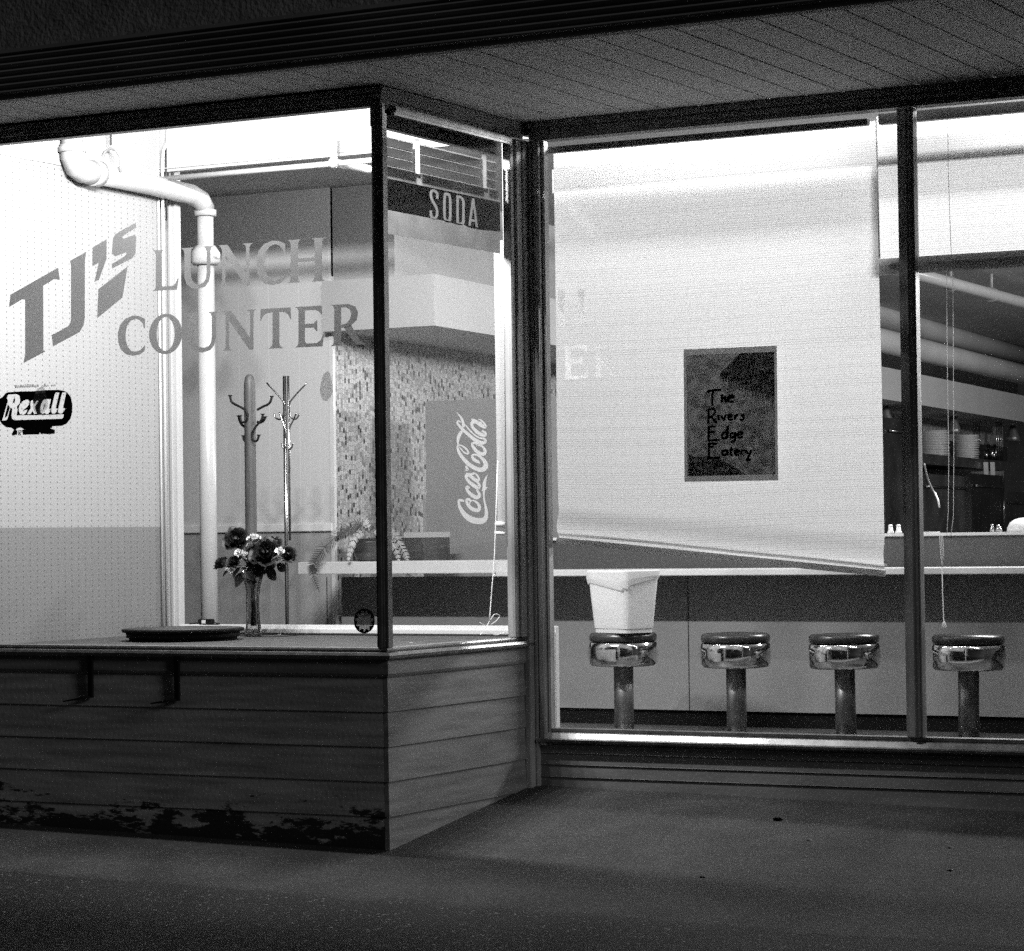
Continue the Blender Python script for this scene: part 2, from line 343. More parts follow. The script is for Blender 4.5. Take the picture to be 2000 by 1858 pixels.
def uvtile_mat(kind):
    m = bpy.data.materials.new(kind); m.use_nodes = True; nt = m.node_tree; b = nt.nodes['Principled BSDF']
    uv = nt.nodes.new('ShaderNodeTexCoord'); sx = nt.nodes.new('ShaderNodeSeparateXYZ'); nt.links.new(uv.outputs['UV'], sx.inputs[0])
    def M1(op, a, c=None, d=None):
        n = nt.nodes.new('ShaderNodeMath'); n.operation = op
        for i, q in enumerate((a, c, d)):
            if q is None: continue
            if isinstance(q, (int, float)): n.inputs[i].default_value = q
            else: nt.links.new(q, n.inputs[i])
        return n.outputs[0]
    if kind == 'mosaic_tile':
        u = M1('DIVIDE', sx.outputs[0], .024); cu = M1('FLOOR', u)
        wn0 = nt.nodes.new('ShaderNodeTexWhiteNoise'); wn0.noise_dimensions = '1D'; nt.links.new(cu, wn0.inputs['W'])
        v = M1('ADD', M1('DIVIDE', sx.outputs[1], .027), M1('MULTIPLY', wn0.outputs[0], 1.0)); cv = M1('FLOOR', v)
        cb = nt.nodes.new('ShaderNodeCombineXYZ'); nt.links.new(cu, cb.inputs[0]); nt.links.new(cv, cb.inputs[1])
        wn = nt.nodes.new('ShaderNodeTexWhiteNoise'); wn.noise_dimensions = '2D'; nt.links.new(cb.outputs[0], wn.inputs['Vector'])
        cr = nt.nodes.new('ShaderNodeValToRGB'); e = cr.color_ramp; e.interpolation = 'CONSTANT'
        e.elements[0].position = 0; e.elements[0].color = (.62,)*3+(1,)
        e.elements[1].position = .35; e.elements[1].color = (.5,)*3+(1,)
        for p, c in ((.55, .42), (.72, .66), (.82, .26), (.92, .07)):
            q = e.elements.new(p); q.color = (c,)*3+(1,)
        nt.links.new(wn.outputs[0], cr.inputs[0])
        g = M1('MAXIMUM', M1('LESS_THAN', M1('FRACT', u), .13), M1('LESS_THAN', M1('FRACT', v), .13))
        mx = nt.nodes.new('ShaderNodeMix'); nt.links.new(g, mx.inputs[0]); mx.inputs[3].default_value = .30
        bwn = nt.nodes.new('ShaderNodeRGBToBW'); nt.links.new(cr.outputs[0], bwn.inputs[0]); nt.links.new(bwn.outputs[0], mx.inputs[2])
        nt.links.new(mx.outputs[0], b.inputs['Base Color']); b.inputs['Roughness'].default_value = .25
        wn2 = nt.nodes.new('ShaderNodeTexWhiteNoise'); wn2.noise_dimensions = '2D'; nt.links.new(cb.outputs[0], wn2.inputs['Vector'])
        bp_ = nt.nodes.new('ShaderNodeBump'); bp_.inputs['Strength'].default_value = .5; bp_.inputs['Distance'].default_value = .004
        nt.links.new(M1('MULTIPLY', wn.outputs[0], M1('SUBTRACT', 1, g)), bp_.inputs['Height']); nt.links.new(bp_.outputs[0], b.inputs['Normal'])
    if kind in ('pegboard_upper', 'pegboard_lower'):
        base = .28 if kind == 'pegboard_upper' else .15
        fu = M1('SUBTRACT', M1('FRACT', M1('DIVIDE', sx.outputs[0], .0508)), .5); fv = M1('SUBTRACT', M1('FRACT', M1('DIVIDE', sx.outputs[1], .0254)), .5)
        fu = M1('MULTIPLY', fu, .0508); fv = M1('MULTIPLY', fv, .0254)
        d2 = M1('ADD', M1('MULTIPLY', fu, fu), M1('MULTIPLY', fv, fv))
        hole = M1('LESS_THAN', d2, .0038**2)
        mx = nt.nodes.new('ShaderNodeMix'); nt.links.new(hole, mx.inputs[0]); mx.inputs[2].default_value = base; mx.inputs[3].default_value = base*.3
        nt.links.new(mx.outputs[0], b.inputs['Base Color']); b.inputs['Roughness'].default_value = .55
    if kind in ('panelling', 'wainscot'):
        base = .74 if kind == 'panelling' else .44
        f = M1('FRACT', M1('DIVIDE', sx.outputs[0], .203)); ln = M1('LESS_THAN', f, .03)
        f2 = M1('FRACT', M1('DIVIDE', sx.outputs[0], .0677)); ln2 = M1('MULTIPLY', M1('LESS_THAN', f2, .06), .35)
        mx = nt.nodes.new('ShaderNodeMix'); nt.links.new(M1('MAXIMUM', ln, ln2), mx.inputs[0]); mx.inputs[2].default_value = base; mx.inputs[3].default_value = min(1, base*1.12)
        nt.links.new(mx.outputs[0], b.inputs['Base Color']); b.inputs['Roughness'].default_value = .5
    return m
for k in ('mosaic_tile', 'pegboard_upper', 'pegboard_lower', 'panelling', 'wainscot'): M[k] = uvtile_mat(k)
M['art'] = thinmat('poster_print', .05, .42, noise=(30, .45)); M['art_light'] = thinmat('poster_print_pale', .10, .9, noise=(40, .08)); M['art_dark'] = thinmat('poster_print_dark', .01, .2, noise=(90, .9))
M['poster_paper'] = thinmat('poster_paper', .60, .26)

# ------------------------------------------------------------------ the ground
GX = .016
def gz(x, y):                              # pavement falls away from the shop towards the road
    if y > -2.9: s = .126*y
    else: s = .126*-2.9 + .03*(y+2.9)
    return s - GX*max(-6, min(6, x))
def sheet(x0, x1, ys, dz, nx=24):
    b = MB(); grid = []
    for y in ys: grid.append([b.b.verts.new((x0+(x1-x0)*i/nx, y, gz(x0+(x1-x0)*i/nx, y)+dz)) for i in range(nx+1)])
    for a, c in zip(grid, grid[1:]):
        for i in range(nx): b.b.faces.new((a[i], a[i+1], c[i+1], c[i]))
    return b
obj('road', sheet(-40, 40, [-60, -20, -2.9, -1.74], -.004, 80), M['road'], kind='structure')
sw = sheet(-12, 12, [-1.86, -1.83, -1.0, -.5, .02], 0, 600)
sw.b.verts.ensure_lookup_table(); rnd = random.Random(9); e_ = 0
for i in range(601):                        # worn edge feathering into the asphalt
    e_ = e_*.8+rnd.uniform(-.012, .012)
    for k in (0, 1): v = sw.b.verts[k*601+i]; v.co.y += e_; v.co.z += .126*e_-(.0048 if k == 0 else 0)
obj('sidewalk', sw, M['walk'], kind='structure')
# far ground under and around the building
b = MB(); b.face([(-40, .02, -.45), (40, .02, -.45), (40, 60, -.45), (-40, 60, -.45)]); obj('ground', b, M['road'], kind='structure')

# ------------------------------------------------------------------ the building
BLD = thing('storefront_building', 'corner diner storefront with projecting display bay, recessed window and slatted canopy', 'building', loc=(0, 0, 0))
BX0, BX1, BY = -2.46, 0.0, -1.19            # bay: left side, right side, front face
SILL = .60
def lap_courses(b, zs, top, axis, a, c, face, out):
    """lap siding: each board leans out 11 mm at its lower edge. face = plane coordinate, out = outward sign"""
    for z0, z1 in zip(zs, zs[1:]):
        p = [(face+out*.0085, z0), (face+out*.002, z1), (face-out*.02, z1), (face-out*.02, z0)]
        b.prism(p, axis, a, c)
front = MB()
zs = [-.36, -.158, -.022, .113, .248, .383, .518, .585]
def prismX(b, p, a, c): b.prism(p, 'X', a, c)
lap_courses(front, zs, .585, 'X', -4.2, -.014, BY, -1)
obj('bay_front_siding', front, M['peel'], BLD)
side = MB()
for z0, z1 in zip(zs, zs[1:]):
    side.hexa([(.0085, BY-.0085, z0), (.002, BY-.002, z1), (-.02, BY-.002, z1), (-.012, BY-.0085, z0)],
              [(.0085, -.02, z0), (.002, -.02, z1), (-.02, -.02, z1), (-.012, -.02, z0)])
obj('bay_side_siding', side, M['siding'], BLD)
low = MB()
for z0, z1 in zip([-.15, .040, .092, .140], [.036, .088, .137, .172]):
    low.prism([(-.0125, z0), (-.010, z1), (.03, z1), (.03, z0)], 'X', .03, 4.6)
obj('window_base_siding', low, M['siding_low'], BLD)
lip = MB()
for z in (.038, .090, .1385): lip.prism([(-.0145, z-.0015), (-.0135, z+.0015), (.0, z+.0015), (.0, z-.0015)], 'X', .03, 4.6)
obj('siding_lip', lip, M['alu'], BLD)

# aluminium and bronze window frames
fr = MB()                                   # sill of the bay front: nose, groove and bead
def bay_sill(b, prof):                      # runs along the front then turns along the side (mitred)
    P = [(-4.2, None)]
    a = [(-4.2, BY-o, z) for o, z in prof]; c = [(0+o, BY-o, z) for o, z in prof]; d = [(0+o, -.02, z) for o, z in prof]
    n = len(prof)
    va = [[b.b.verts.new(q) for q in r] for r in (a, c, d)]
    for r0, r1 in zip(va, va[1:]):
        for i in range(n):
            j = (i+1) % n; b.b.faces.new((r0[i], r0[j], r1[j], r1[i]))
    b.b.faces.new(va[0][::-1]); b.b.faces.new(va[-1])
bay_sill(fr, [(-.05, .585), (.020, .585), (.030, .592), (.032, .602), (.026, .612), (-.002, .616), (-.05, .616)])
bay_sill(fr, [(-.05, .6165), (.004, .6165), (.008, .624), (.004, .630), (-.05, .630)])
obj('bay_sill', fr, M['alu'], BLD)
ap = MB(); bay_sill(ap, [(-.03, .520), (.010, .520), (.014, .530), (.010, .584), (-.03, .584)])
obj('sill_apron', ap, M['siding'], BLD)
hd = MB()
bay_sill(hd, [(-.06, 2.752), (.004, 2.752), (.004, 2.764), (.016, 2.767), (.016, 2.788), (.024, 2.790), (.024, 2.812), (-.06, 2.812)])
obj('bay_head_frame', hd, M['frame_dark'], BLD)
hd = MB(); hd.box(-.012, .0165, -1.10, -.14, 2.726, 2.7515, .003); hd.box(-.004, .010, -1.10, -.14, 2.716, 2.7255)
obj('side_head_bead', hd, M['alu'], BLD)
hd = MB(); hd.box(-4.2, -.044, BY+.004, BY+.05, 2.743, 2.7515)
obj('front_head_bead', hd, M['frame_dark'], BLD)
po = MB()
po.box(-.042, -.004, BY-.004, BY+.03, .6305, 2.7518, .003); po.box(-.032, -.014, BY-.010, BY-.003, .6305, 2.7515, .002)
obj('bay_corner_post', po, M['frame_dark'], BLD)
po = MB(); po.box(-.0035, .008, BY+.000, BY+.022, .6305, 2.7515, .002); po.box(-.012, .0035, BY+.0225, BY+.044, .6305, 2.716, .002)
obj('corner_post_cladding', po, M['alu'], BLD)
# inner corner post with stepped mouldings
po = MB()
for x0, x1, y0, y1 in ((-.028, .010, -.150, -.118), (-.022, .022, -.117, -.072), (.004, .030, -.071, .03), (.031, .046, -.030, .03), (.047, .074, -.022, .03), (.075, .083, -.034, .03), (.084, .098, -.012, .03)):
    po.box(x0, x1, y0, y1, -.02 if x0 > 0 and x1 > .025 and x1 < .05 else .17 if x0 > .0 else .6305, 2.742, .003)
obj('inner_corner_post', po, M['frame'], BLD)
# recessed window: sill, head, mullion
si = MB()
si.prism([(-.044, .196), (-.040, .186), (-.010, .174), (.05, .174), (.05, .2), (-.036, .2)], 'X', .05, 4.6)
si.prism([(-.036, .2005), (-.022, .222), (-.006, .228), (.05, .228), (.05, .2005)], 'X', .075, 4.6)
si.prism([(-.012, .2285), (-.012, .241), (.05, .241), (.05, .2285)], 'X', .099, 4.6)
obj('recess_sill', si, M['alu'], BLD)
hd = MB()
hd.prism([(-.045, 2.790), (-.045, 2.819), (.06, 2.819), (.06, 2.790)], 'X', -.02, 4.6)
hd.prism([(-.030, 2.766), (-.030, 2.7895), (.06, 2.7895), (.06, 2.766)], 'X', .0, 4.6)
hd.prism([(-.012, 2.743), (-.018, 2.7655), (.06, 2.7655), (.06, 2.743)], 'X', .03, 4.6)
obj('recess_head_frame', hd, M['frame_dark'], BLD)
mu = MB(); mu.box(1.692, 1.748, -.030, .03, .2415, 2.7425, .004); mu.box(1.706, 1.734, -.037, -.029, .2415, 2.7425, .003)
mu.box(1.749, 1.757, -.02, .028, .2415, 2.7425, .002)
obj('window_mullion', mu, M['frame'], BLD)
# panes
def pane(pts, nm='window_pane'):
    b = MB(); b.face(pts); return obj(nm, b, M['glass'], BLD)
GYB = BY+.026
pane_front = pane([(-4.2, GYB, .6), (-.03, GYB, .6), (-.03, GYB, 2.76), (-4.2, GYB, 2.76)])
pane_side = pane([(-.006, BY+.03, .6), (-.006, -.12, .6), (-.006, -.12, 2.76), (-.006, BY+.03, 2.76)])
pane_mid = pane([(.08, .012, .2), (1.70, .012, .2), (1.70, .012, 2.76), (.08, .012, 2.76)])
pane_right = pane([(1.75, .012, .2), (4.6, .012, .2), (4.6, .012, 2.76), (1.75, .012, 2.76)])

# canopy: boarded soffit, ribbed fascia, wall above
sf = MB(); x = -5.0; yb = -1.735
while x < 4.8:
    sf.box(x, x+.149+random.uniform(-.002, .002), yb, (BY+.01 if x < -.14 else .05), 2.820+random.uniform(0, .0012), 2.845); x += .158
obj('soffit_boards', sf, M['soffit'], BLD)
sb = MB(); sb.box(-5, -.03, yb, BY+.015, 2.8455, 2.87); sb.box(-.03, 4.8, yb, .05, 2.8455, 2.87); obj('soffit_backing', sb, M['gap'], BLD)
fa = MB()
prof = [(yb, 2.806), (yb-.012, 2.800), (yb-.034, 2.806), (yb-.036, 2.822)]
z = 2.822
for i in range(6):
    for k in range(6):
        t = k/6; prof.append((yb-.034-.020*math.sin(math.pi*t), z+t*.0235))
    z += .0235; prof.append((yb-.030, z))
    z += .0035
prof += [(yb-.036, z), (yb-.052, z+.004), (yb-.052, z+.018), (yb, z+.022)]
fa.prism(prof, 'X', -6, 5.2)
obj('canopy_fascia', fa, M['fascia'], BLD)
uw = MB(); uw.box(-6, 6, yb-.012, yb+.2, z+.0225, 5.2); obj('upper_wall', uw, M['stucco'], BLD)

# room shell
rm = MB(); rm.box(-7, 7.5, -.02 if False else .06, 22, .02, .08); obj('room_floor', rm, M['floor'], BLD)
rm = MB(); rm.box(-7, 7.5, .7, 22, 3.02, 3.08); obj('room_ceiling', rm, M['ceiling'], BLD)
rm = MB(); rm.box(-4.3, 7.5, BY+.02, .64, 3.18, 3.22); rm.box(-4.3, 7.5, .645, .70, 2.99, 3.5)
obj('display_ceiling', rm, M['wall_white'], BLD)
rm = MB(); rm.box(-7, 7.5, 22, 22.1, 0, 3.2); rm.box(7.5, 7.6, -.1, 22, 0, 3.2); rm.box(-7.1, -7, 0, 22, 0, 3.2); rm.box(-7, -4.3, 0.02, .12, 0, 3.2); rm.box(4.6, 7.5, 0, .1, 0, 3.2)
obj('room_wall', rm, M['room_dark'], BLD)
rm = MB(); rm.box(-4.2, -.0505, BY+.03, BY+.06, 2.8125, 3.3); rm.box(-.05, 0, BY+.06, .0, 2.8125, 3.3); rm.box(0, 4.6, .0, .05, 2.88, 3.3)
obj('window_header_wall', rm, M['wall_white'], BLD)
rm = MB(); rm.box(-.05, -.022, BY+.03, -.02, -.3, .58); rm.box(-4.2, -.05, BY+.022, BY+.05, -.3, .58); rm.box(.03, 4.6, .031, .055, -.1, .2)
obj('knee_wall', rm, M['wall_grey'], BLD)
# display deck with back ledge
DX = at(1093, 1300, 'Y', .70).x
rm = MB(); rm.box(-4.2, -.025, BY+.05, .0, .575, .605); rm.box(-4.2, DX, .0005, .60, .575, .605); obj('display_deck', rm, M['deck'], BLD)
rm = MB(); rm.box(-2.30, DX, .605, .66, .10, .632, .004); rm.box(-2.30, DX, .6605, .70, .10, .648, .004); obj('deck_ledge', rm, M['trim_white'], BLD)
rm = MB(); rm.box(DX-.03, DX-.001, .08, .604, .10, .574); obj('deck_side_panel', rm, M['wall_white'], BLD)
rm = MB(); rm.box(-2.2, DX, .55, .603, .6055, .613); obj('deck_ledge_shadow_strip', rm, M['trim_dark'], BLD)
# header beam at the back of the bay and over the room
HY = .60
rm = MB(); rm.box(-4.2, 4.6, HY, HY+.04, 2.858, 3.18); rm.box(-4.2, 4.6, HY-.012, HY-.001, 2.872, 2.8765)
obj('header_beam', rm, M['header_white'], BLD)
# pegboard wall at the left of the bay: pale above, darker paint below
PX = -2.34; PY0, PY1, PM = BY+.05, .57, 1.125
for nm, z0, z1, k in (('pegboard_wall', PM, 2.80, 'pegboard_upper'), ('pegboard_wall', .605, PM, 'pegboard_lower')):
    b = MB(); b.fix = False
    b.quv([(PX, PY0, z0), (PX, PY1, z0), (PX, PY1, z1), (PX, PY0, z1)], [(PY0, z0), (PY1, z0), (PY1, z1), (PY0, z1)])
    obj(nm, b, M[k], BLD)
rm = MB(); rm.box(PX-.06, PX-.004, PY0, PY1, .6, 3.18); rm.box(PX-.004, PX+.003, PY0, PY1, 2.803, 3.18); obj('display_side_wall', rm, M['wall_display'], BLD)
rm = MB()   # plain strip beside the first row of holes
rm.tube([(PX+.006, PY1+.004, .62), (PX+.006, PY1+.004, 3.1)], .006, 8)
obj('pegboard_edge', rm, M['trim_white'], BLD)
# trims behind the pegboard
def vstrip(x0, x1, Y, z0, z1, th, mt, nm, ytop=None):
    a, c = at(x0, 1000, 'Y', Y), at(x1, 1000, 'Y', Y); b = MB(); b.box(a.x, c.x, Y, Y+th, z0, z1); return obj(nm, b, mt, BLD)
vstrip(296, 314, .74, .08, 3.0, .03, M['wall_grey'], 'casing_back')
vstrip(314, 324, .70, .08, 3.0, .07, M['header_white'], 'door_casing')
vstrip(324, 333, .72, .08, 3.0, .05, M['wall_grey'], 'door_casing')
vstrip(333, 337, .70, .08, 3.0, .07, M['header_white'], 'door_casing')
vstrip(337, 341.5, .76, .08, 3.0, .03, M['trim_dark'], 'casing_gap')
vstrip(341.5, 347, .72, .08, 3.0, .05, M['header_white'], 'door_casing')
# panelled wall A facing the street
AY = 2.6; AX1 = at(651, 900, 'Y', AY).x
for nm, z0, z1, k in (('panelled_wall', 1.12, 3.02, 'panelling'), ('panelled_wall', .08, 1.12, 'wainscot')):
    b = MB(); b.fix = False
    b.quv([(-6.9, AY, z0), (AX1, AY, z0), (AX1, AY, z1), (-6.9, AY, z1)], [(-6.9, z0), (AX1, z0), (AX1, z1), (-6.9, z1)]); obj(nm, b, M[k], BLD)
b = MB(); b.box(-6.9, AX1-.004, AY-.02, AY-.001, 1.098, 1.141, .003); obj('chair_rail', b, mat('chair_rail_white', .92, .4), BLD)
b = MB(); b.box(AX1-.012, AX1+.012, AY-.012, AY+.012, .08, 2.52); obj('corner_bead', b, M['trim_white'], BLD)
# mosaic wall running to the back of the room
DD = Vector((-.10452, .99452, 0)); DN = Vector((.99452, .10452, 0))
c0 = Vector((AX1+.012, AY+.005, 0))
b = MB(); b.fix = False; L = 17.5
b.quv([c0+Vector((0, 0, .08)), c0+DD*L+Vector((0, 0, .08)), c0+DD*L+Vector((0, 0, 2.5)), c0+Vector((0, 0, 2.5))], [(0, .08), (L, .08), (L, 2.5), (0, 2.5)])
obj('mosaic_wall', b, M['mosaic_tile'], BLD)
# bulkhead over the counter: front face, long side face, underside
q0 = at(848, 636, 'Y', 2.5); q0.z = 0
def bk(z0, z1, inset, y0):
    f = Vector((AX1, y0, 0)); g = q0-DN*inset+Vector((0, y0-2.5, 0))
    pts = [f, g, g+DD*16.5, c0+DD*16.5]
    return [p+Vector((0, 0, z0)) for p in pts], [p+Vector((0, 0, z1)) for p in pts]
b = MB(); b.hexa(*bk(2.205, 2.486, 0, 2.5)); obj('counter_bulkhead', b, M['header_white'], BLD)
b = MB(); b.hexa(*bk(2.4865, 3.018, .30, 2.62)); obj('upper_bulkhead', b, M['ceiling'], BLD)

# ------------------------------------------------------------------ lamps
def tube_light(x0, x1, y, z, mt, label, group, watts=100, n=5, soft=.035):
    t = thing('fluorescent_light', label, 'light fixture', group, loc=((x0+x1)/2, y, z))
    cx = (x0+x1)/2; h = (x1-x0)/2
    b = MB(); b.box(-h, h, -.05, .05, .035, .075, .004); b.box(-h, -h+.03, -.045, .045, -.02, .035); b.box(h-.03, h, -.045, .045, -.02, .035)
    obj('housing', b, M['trim_white'], t)
    for s in (-.028, .028):
        b = MB(); b.tube([(-h+.03, s, 0), (h-.03, s, 0)], .013, 12); obj('tube', b, mt, t)
    for i in range(n):                      # the light those tubes give off
        ld = bpy.data.lights.new('tube_glow', 'POINT'); ld.energy = watts/n; ld.shadow_soft_size = soft
        lo = bpy.data.objects.new('tube_glow', ld); COL.objects.link(lo); lo.parent = t; lo.location = (-h+2*h*(i+.5)/n, 0, -.045)
    return t
tube_light(-1.30, -.10, BY+.14, 3.06, M['tube'], 'twin fluorescent tube light over the bay window display', None, 520)
tube_light(.15, 1.60, .40, 2.93, M['tube2'], 'twin fluorescent tube light above the large bright woven shade', 'tube lights behind the recessed window', 29)
tube_light(1.9, 3.4, .40, 2.92, M['tube2'], 'twin fluorescent tube light above the half raised shade at the right', 'tube lights behind the recessed window', 29)
tube_light(1.1, 2.7, 3.3, 2.93, M['tube3'], 'fill light added on the room ceiling to backlight the shades', 'tube lights on the room ceiling', 470, 5, .22)  # added lamp out of view, evens the glow through the shades
tube_light(-1.9, -.6, .95, 2.94, M['tube3'], 'dim fill light added out of sight behind the header beam above the coat stands', 'tube lights on the room ceiling', 28)  # added unseen lamp that lifts the upper back wall
tube_light(2.2, 3.6, 9.0, 2.93, M['tube3'], 'twin fluorescent tube light on the ceiling before the plate shelf', 'tube lights on the room ceiling', 600, 5, .2)
tube_light(2.8, 4.2, 13.5, 2.93, M['tube3'], 'twin fluorescent tube light on the ceiling at the back of the room', 'tube lights on the room ceiling', 600, 5, .2)

# ------------------------------------------------------------------ lettering on the bay glass
LZ = GYB-.0015
fG = lambda x, y: at(x, y, 'Y', LZ)
z1 = zoomed(0, 200, 3.696)
TJ = Decal(fG, (0, -1, 0))
TJ.poly([(20, 576), (113.6, 522.8), (117, 547), (106, 545.5), (84.5, 558.5), (85, 684), (88.5, 687), (46, 709.5), (49, 690), (48.9, 585.5), (43, 585), (17.6, 600.5)])
arc = [(137, 509.5), (168.3, 492.2), (166, 510), (165.7, 622), (163, 636), (155.5, 649), (103.5, 677), (100.6, 654.5), (107, 651.8), (132, 638), (137, 632.5), (138.5, 625), (138.6, 519)]
TJ.poly(arc)
TJ.poly(z1([(667, 1050), (770, 990), (770, 1130), (714, 1283), (682, 1297), (712, 1160), (667, 1184)]))
TJ.poly(z1([(710, 1350), (922, 1185), (885, 1410), (702, 1560)]))
TJ.poly(z1([(856, 938), (982, 868), (984, 906), (893, 962), (884, 975), (893, 985), (975, 955), (985, 975), (978, 1092), (955, 1126), (812, 1200), (806, 1168), (895, 1116), (915, 1094), (908, 1084), (832, 1114), (808, 1092), (815, 985), (830, 958)]))
obj('painted_or_reflected_letters', TJ, M['vinyl_letters'], pane_front)

def glyph(D, ch, f):
    """draws one flared serif capital; f maps (u, v) of the unit box"""
    def poly(pts): D.poly([f(*p) for p in pts])
    def rib(pts, n=6):
        # widths are in units of the letter height; scale by the local box
        h = (Vector(f(0, 1))-Vector(f(0, 0))).length
        D.rib([tuple(f(p[0], p[1]))+(p[2]*h,) for p in pts], n)
    a = {'L': 1.5, 'U': 1.2, 'N': 1.15, 'C': 1.3, 'H': 1.1, 'O': 1.1, 'T': 1.25, 'E': 1.35, 'R': 1.1}[ch]
    def stemp(x0, x1, fl=.09, y0=0., y1=1.):
        return [(x0-fl, y1), (x1+fl, y1), (x1+fl*.3, y1-.035), (x1, y1-.1), (x1, y0+.1), (x1+fl*.3, y0+.035), (x1+fl, y0), (x0-fl, y0), (x0-fl*.3, y0+.035), (x0, y0+.1), (x0, y1-.1), (x0-fl*.3, y1-.035)]
    if ch == 'L':
        poly([(0, 1), (.48, 1), (.40, .965), (.36, .9), (.36, .16), (.40, .1), (.78, .1), (.88, .16), (.96, .28), (1, .28), (.94, 0), (.02, 0), (.10, .035), (.14, .1), (.14, .9), (.10, .965)])
    elif ch == 'U':
        poly([(0, 1), (.40, 1), (.33, .96), (.31, .88), (.31, .35), (.35, .2), (.45, .12), (.58, .10), (.70, .14), (.77, .23), (.79, .38), (.79, .88), (.76, .96), (.68, 1), (1, 1), (.93, .96), (.91, .88), (.91, .34), (.86, .15), (.74, .03), (.52, -.02), (.32, .02), (.17, .13), (.11, .3), (.11, .88), (.08, .96)][:26])
    elif ch == 'N':
        poly([(0, 1), (.26, 1), (.80, .30), (.80, .90), (.77, .965), (.68, 1), (1, 1), (.93, .965), (.90, .9), (.90, 0), (.78, 0), (.20, .76), (.20, .1), (.23, .035), (.32, 0), (0, 0), (.07, .035), (.10, .1), (.10, .88), (.06, .96)])
    elif ch == 'C':
        poly([(.99, .92), (.99, .68), (.95, .68), (.90, .80), (.80, .89), (.66, .93), (.48, .89), (.36, .78), (.30, .60), (.30, .42), (.36, .24), (.48, .12), (.64, .08), (.82, .12), (.98, .24), (1, .20), (.97, .09), (.80, 0), (.56, -.02), (.32, .02), (.13, .15), (.03, .36), (.02, .58), (.10, .80), (.28, .95), (.54, 1.02), (.78, 1)])
    elif ch == 'H':
        poly([(0, 1), (.36, 1), (.30, .96), (.28, .9), (.28, .56), (.72, .56), (.72, .9), (.70, .96), (.64, 1), (1, 1), (.94, .96), (.92, .9), (.92, .1), (.94, .04), (1, 0), (.64, 0), (.70, .04), (.72, .1), (.72, .47), (.28, .47), (.28, .1), (.30, .04), (.36, 0), (0, 0), (.06, .04), (.08, .1), (.08, .9), (.06, .96)])
    elif ch == 'O':
        n = 40; D.k += 1
        o = [f(.5+.5*math.cos(2*math.pi*i/n), .5+.52*math.sin(2*math.pi*i/n)) for i in range(n)]
        q = [f(.5+.27*math.cos(2*math.pi*i/n), .5+.43*math.sin(2*math.pi*i/n)) for i in range(n)]
        vo = [D.b.verts.new(D.P(p)) for p in o]; vi = [D.b.verts.new(D.P(p)) for p in q]
        for i in range(n): j = (i+1) % n; D.b.faces.new((vo[i], vo[j], vi[j], vi[i]))
    elif ch == 'T':
        poly([(.02, 1.0), (.98, 1.0), (1, .70), (.97, .70), (.90, .82), (.80, .88), (.62, .90), (.62, .12), (.66, .05), (.76, 0), (.26, 0), (.36, .05), (.40, .12), (.40, .90), (.20, .88), (.10, .82), (.03, .70), (0, .70)])
    elif ch == 'E':
        poly([(0, 1), (.92, 1), (.94, .78), (.90, .78), (.82, .86), (.72, .90), (.36, .90), (.36, .57), (.64, .57), (.74, .64), (.78, .64), (.78, .38), (.74, .38), (.64, .47), (.36, .47), (.36, .14), (.42, .09), (.76, .09), (.88, .15), (.97, .28), (1, .28), (.95, 0), (.02, 0), (.10, .035), (.14, .1), (.14, .9), (.10, .965)])
    elif ch == 'R':
        poly([(0, 1), (.30, 1), (.30, .5), (.30, .1), (.32, .04), (.40, 0), (0, 0), (.07, .04), (.10, .1), (.10, .9), (.07, .96)])
        poly([(.30, 1), (.52, 1), (.70, .93), (.78, .78), (.74, .60), (.60, .49), (.40, .43), (.30, .43), (.30, .50), (.44, .53), (.54, .62), (.58, .74), (.54, .86), (.44, .92), (.30, .92)])
        poly([(.38, .43), (.58, .50), (.68, .32), (.84, .10), (1, 0), (.74, 0), (.62, .12)])
def word(D, text, boxes, top, bot, ghost=False):
    for ch, (x0, x1) in zip(text, boxes):
        def f(u, v, x0=x0, x1=x1):
            x = x0+(x1-x0)*u
            yt = top[0][1]+(x-top[0][0])*(top[1][1]-top[0][1])/(top[1][0]-top[0][0]); yb = bot[0][1]+(x-bot[0][0])*(bot[1][1]-bot[0][1])/(bot[1][0]-bot[0][0])
            return (x, yb+(yt-yb)*v)
        glyph(D, ch, f)
D = Decal(fG, (0, -1, 0))
word(D, 'LUNCH', [(297, 349), (353, 417), (427, 494), (499, 558), (562, 635)], ((297, 489.5), (635, 464)), ((298, 569), (636, 549)))
obj('painted_or_reflected_letters', D, M['vinyl_letters'], pane_front)
D = Decal(fG, (0, -1, 0))
word(D, 'COUNTER', [(229, 284), (291, 356), (360, 428), (434, 502), (508, 569), (575, 633), (646, 715)], ((229, 620), (715, 592)), ((229, 695), (715, 673)))
obj('painted_or_reflected_letters', D, M['vinyl_letters'], pane_front)
D = Decal(lambda x, y: at(x, y, 'Y', .0105), (0, -1, 0))  # reflected ends of the lettering, put in as pale film on the glass
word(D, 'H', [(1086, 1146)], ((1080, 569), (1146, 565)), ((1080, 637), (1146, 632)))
obj('painted_or_reflected_letters', D, M['ghost_letters'], pane_mid)
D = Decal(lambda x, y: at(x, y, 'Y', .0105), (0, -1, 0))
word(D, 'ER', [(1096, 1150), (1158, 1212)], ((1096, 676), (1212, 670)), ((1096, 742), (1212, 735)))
obj('painted_or_reflected_letters', D, M['ghost_letters'], pane_mid)

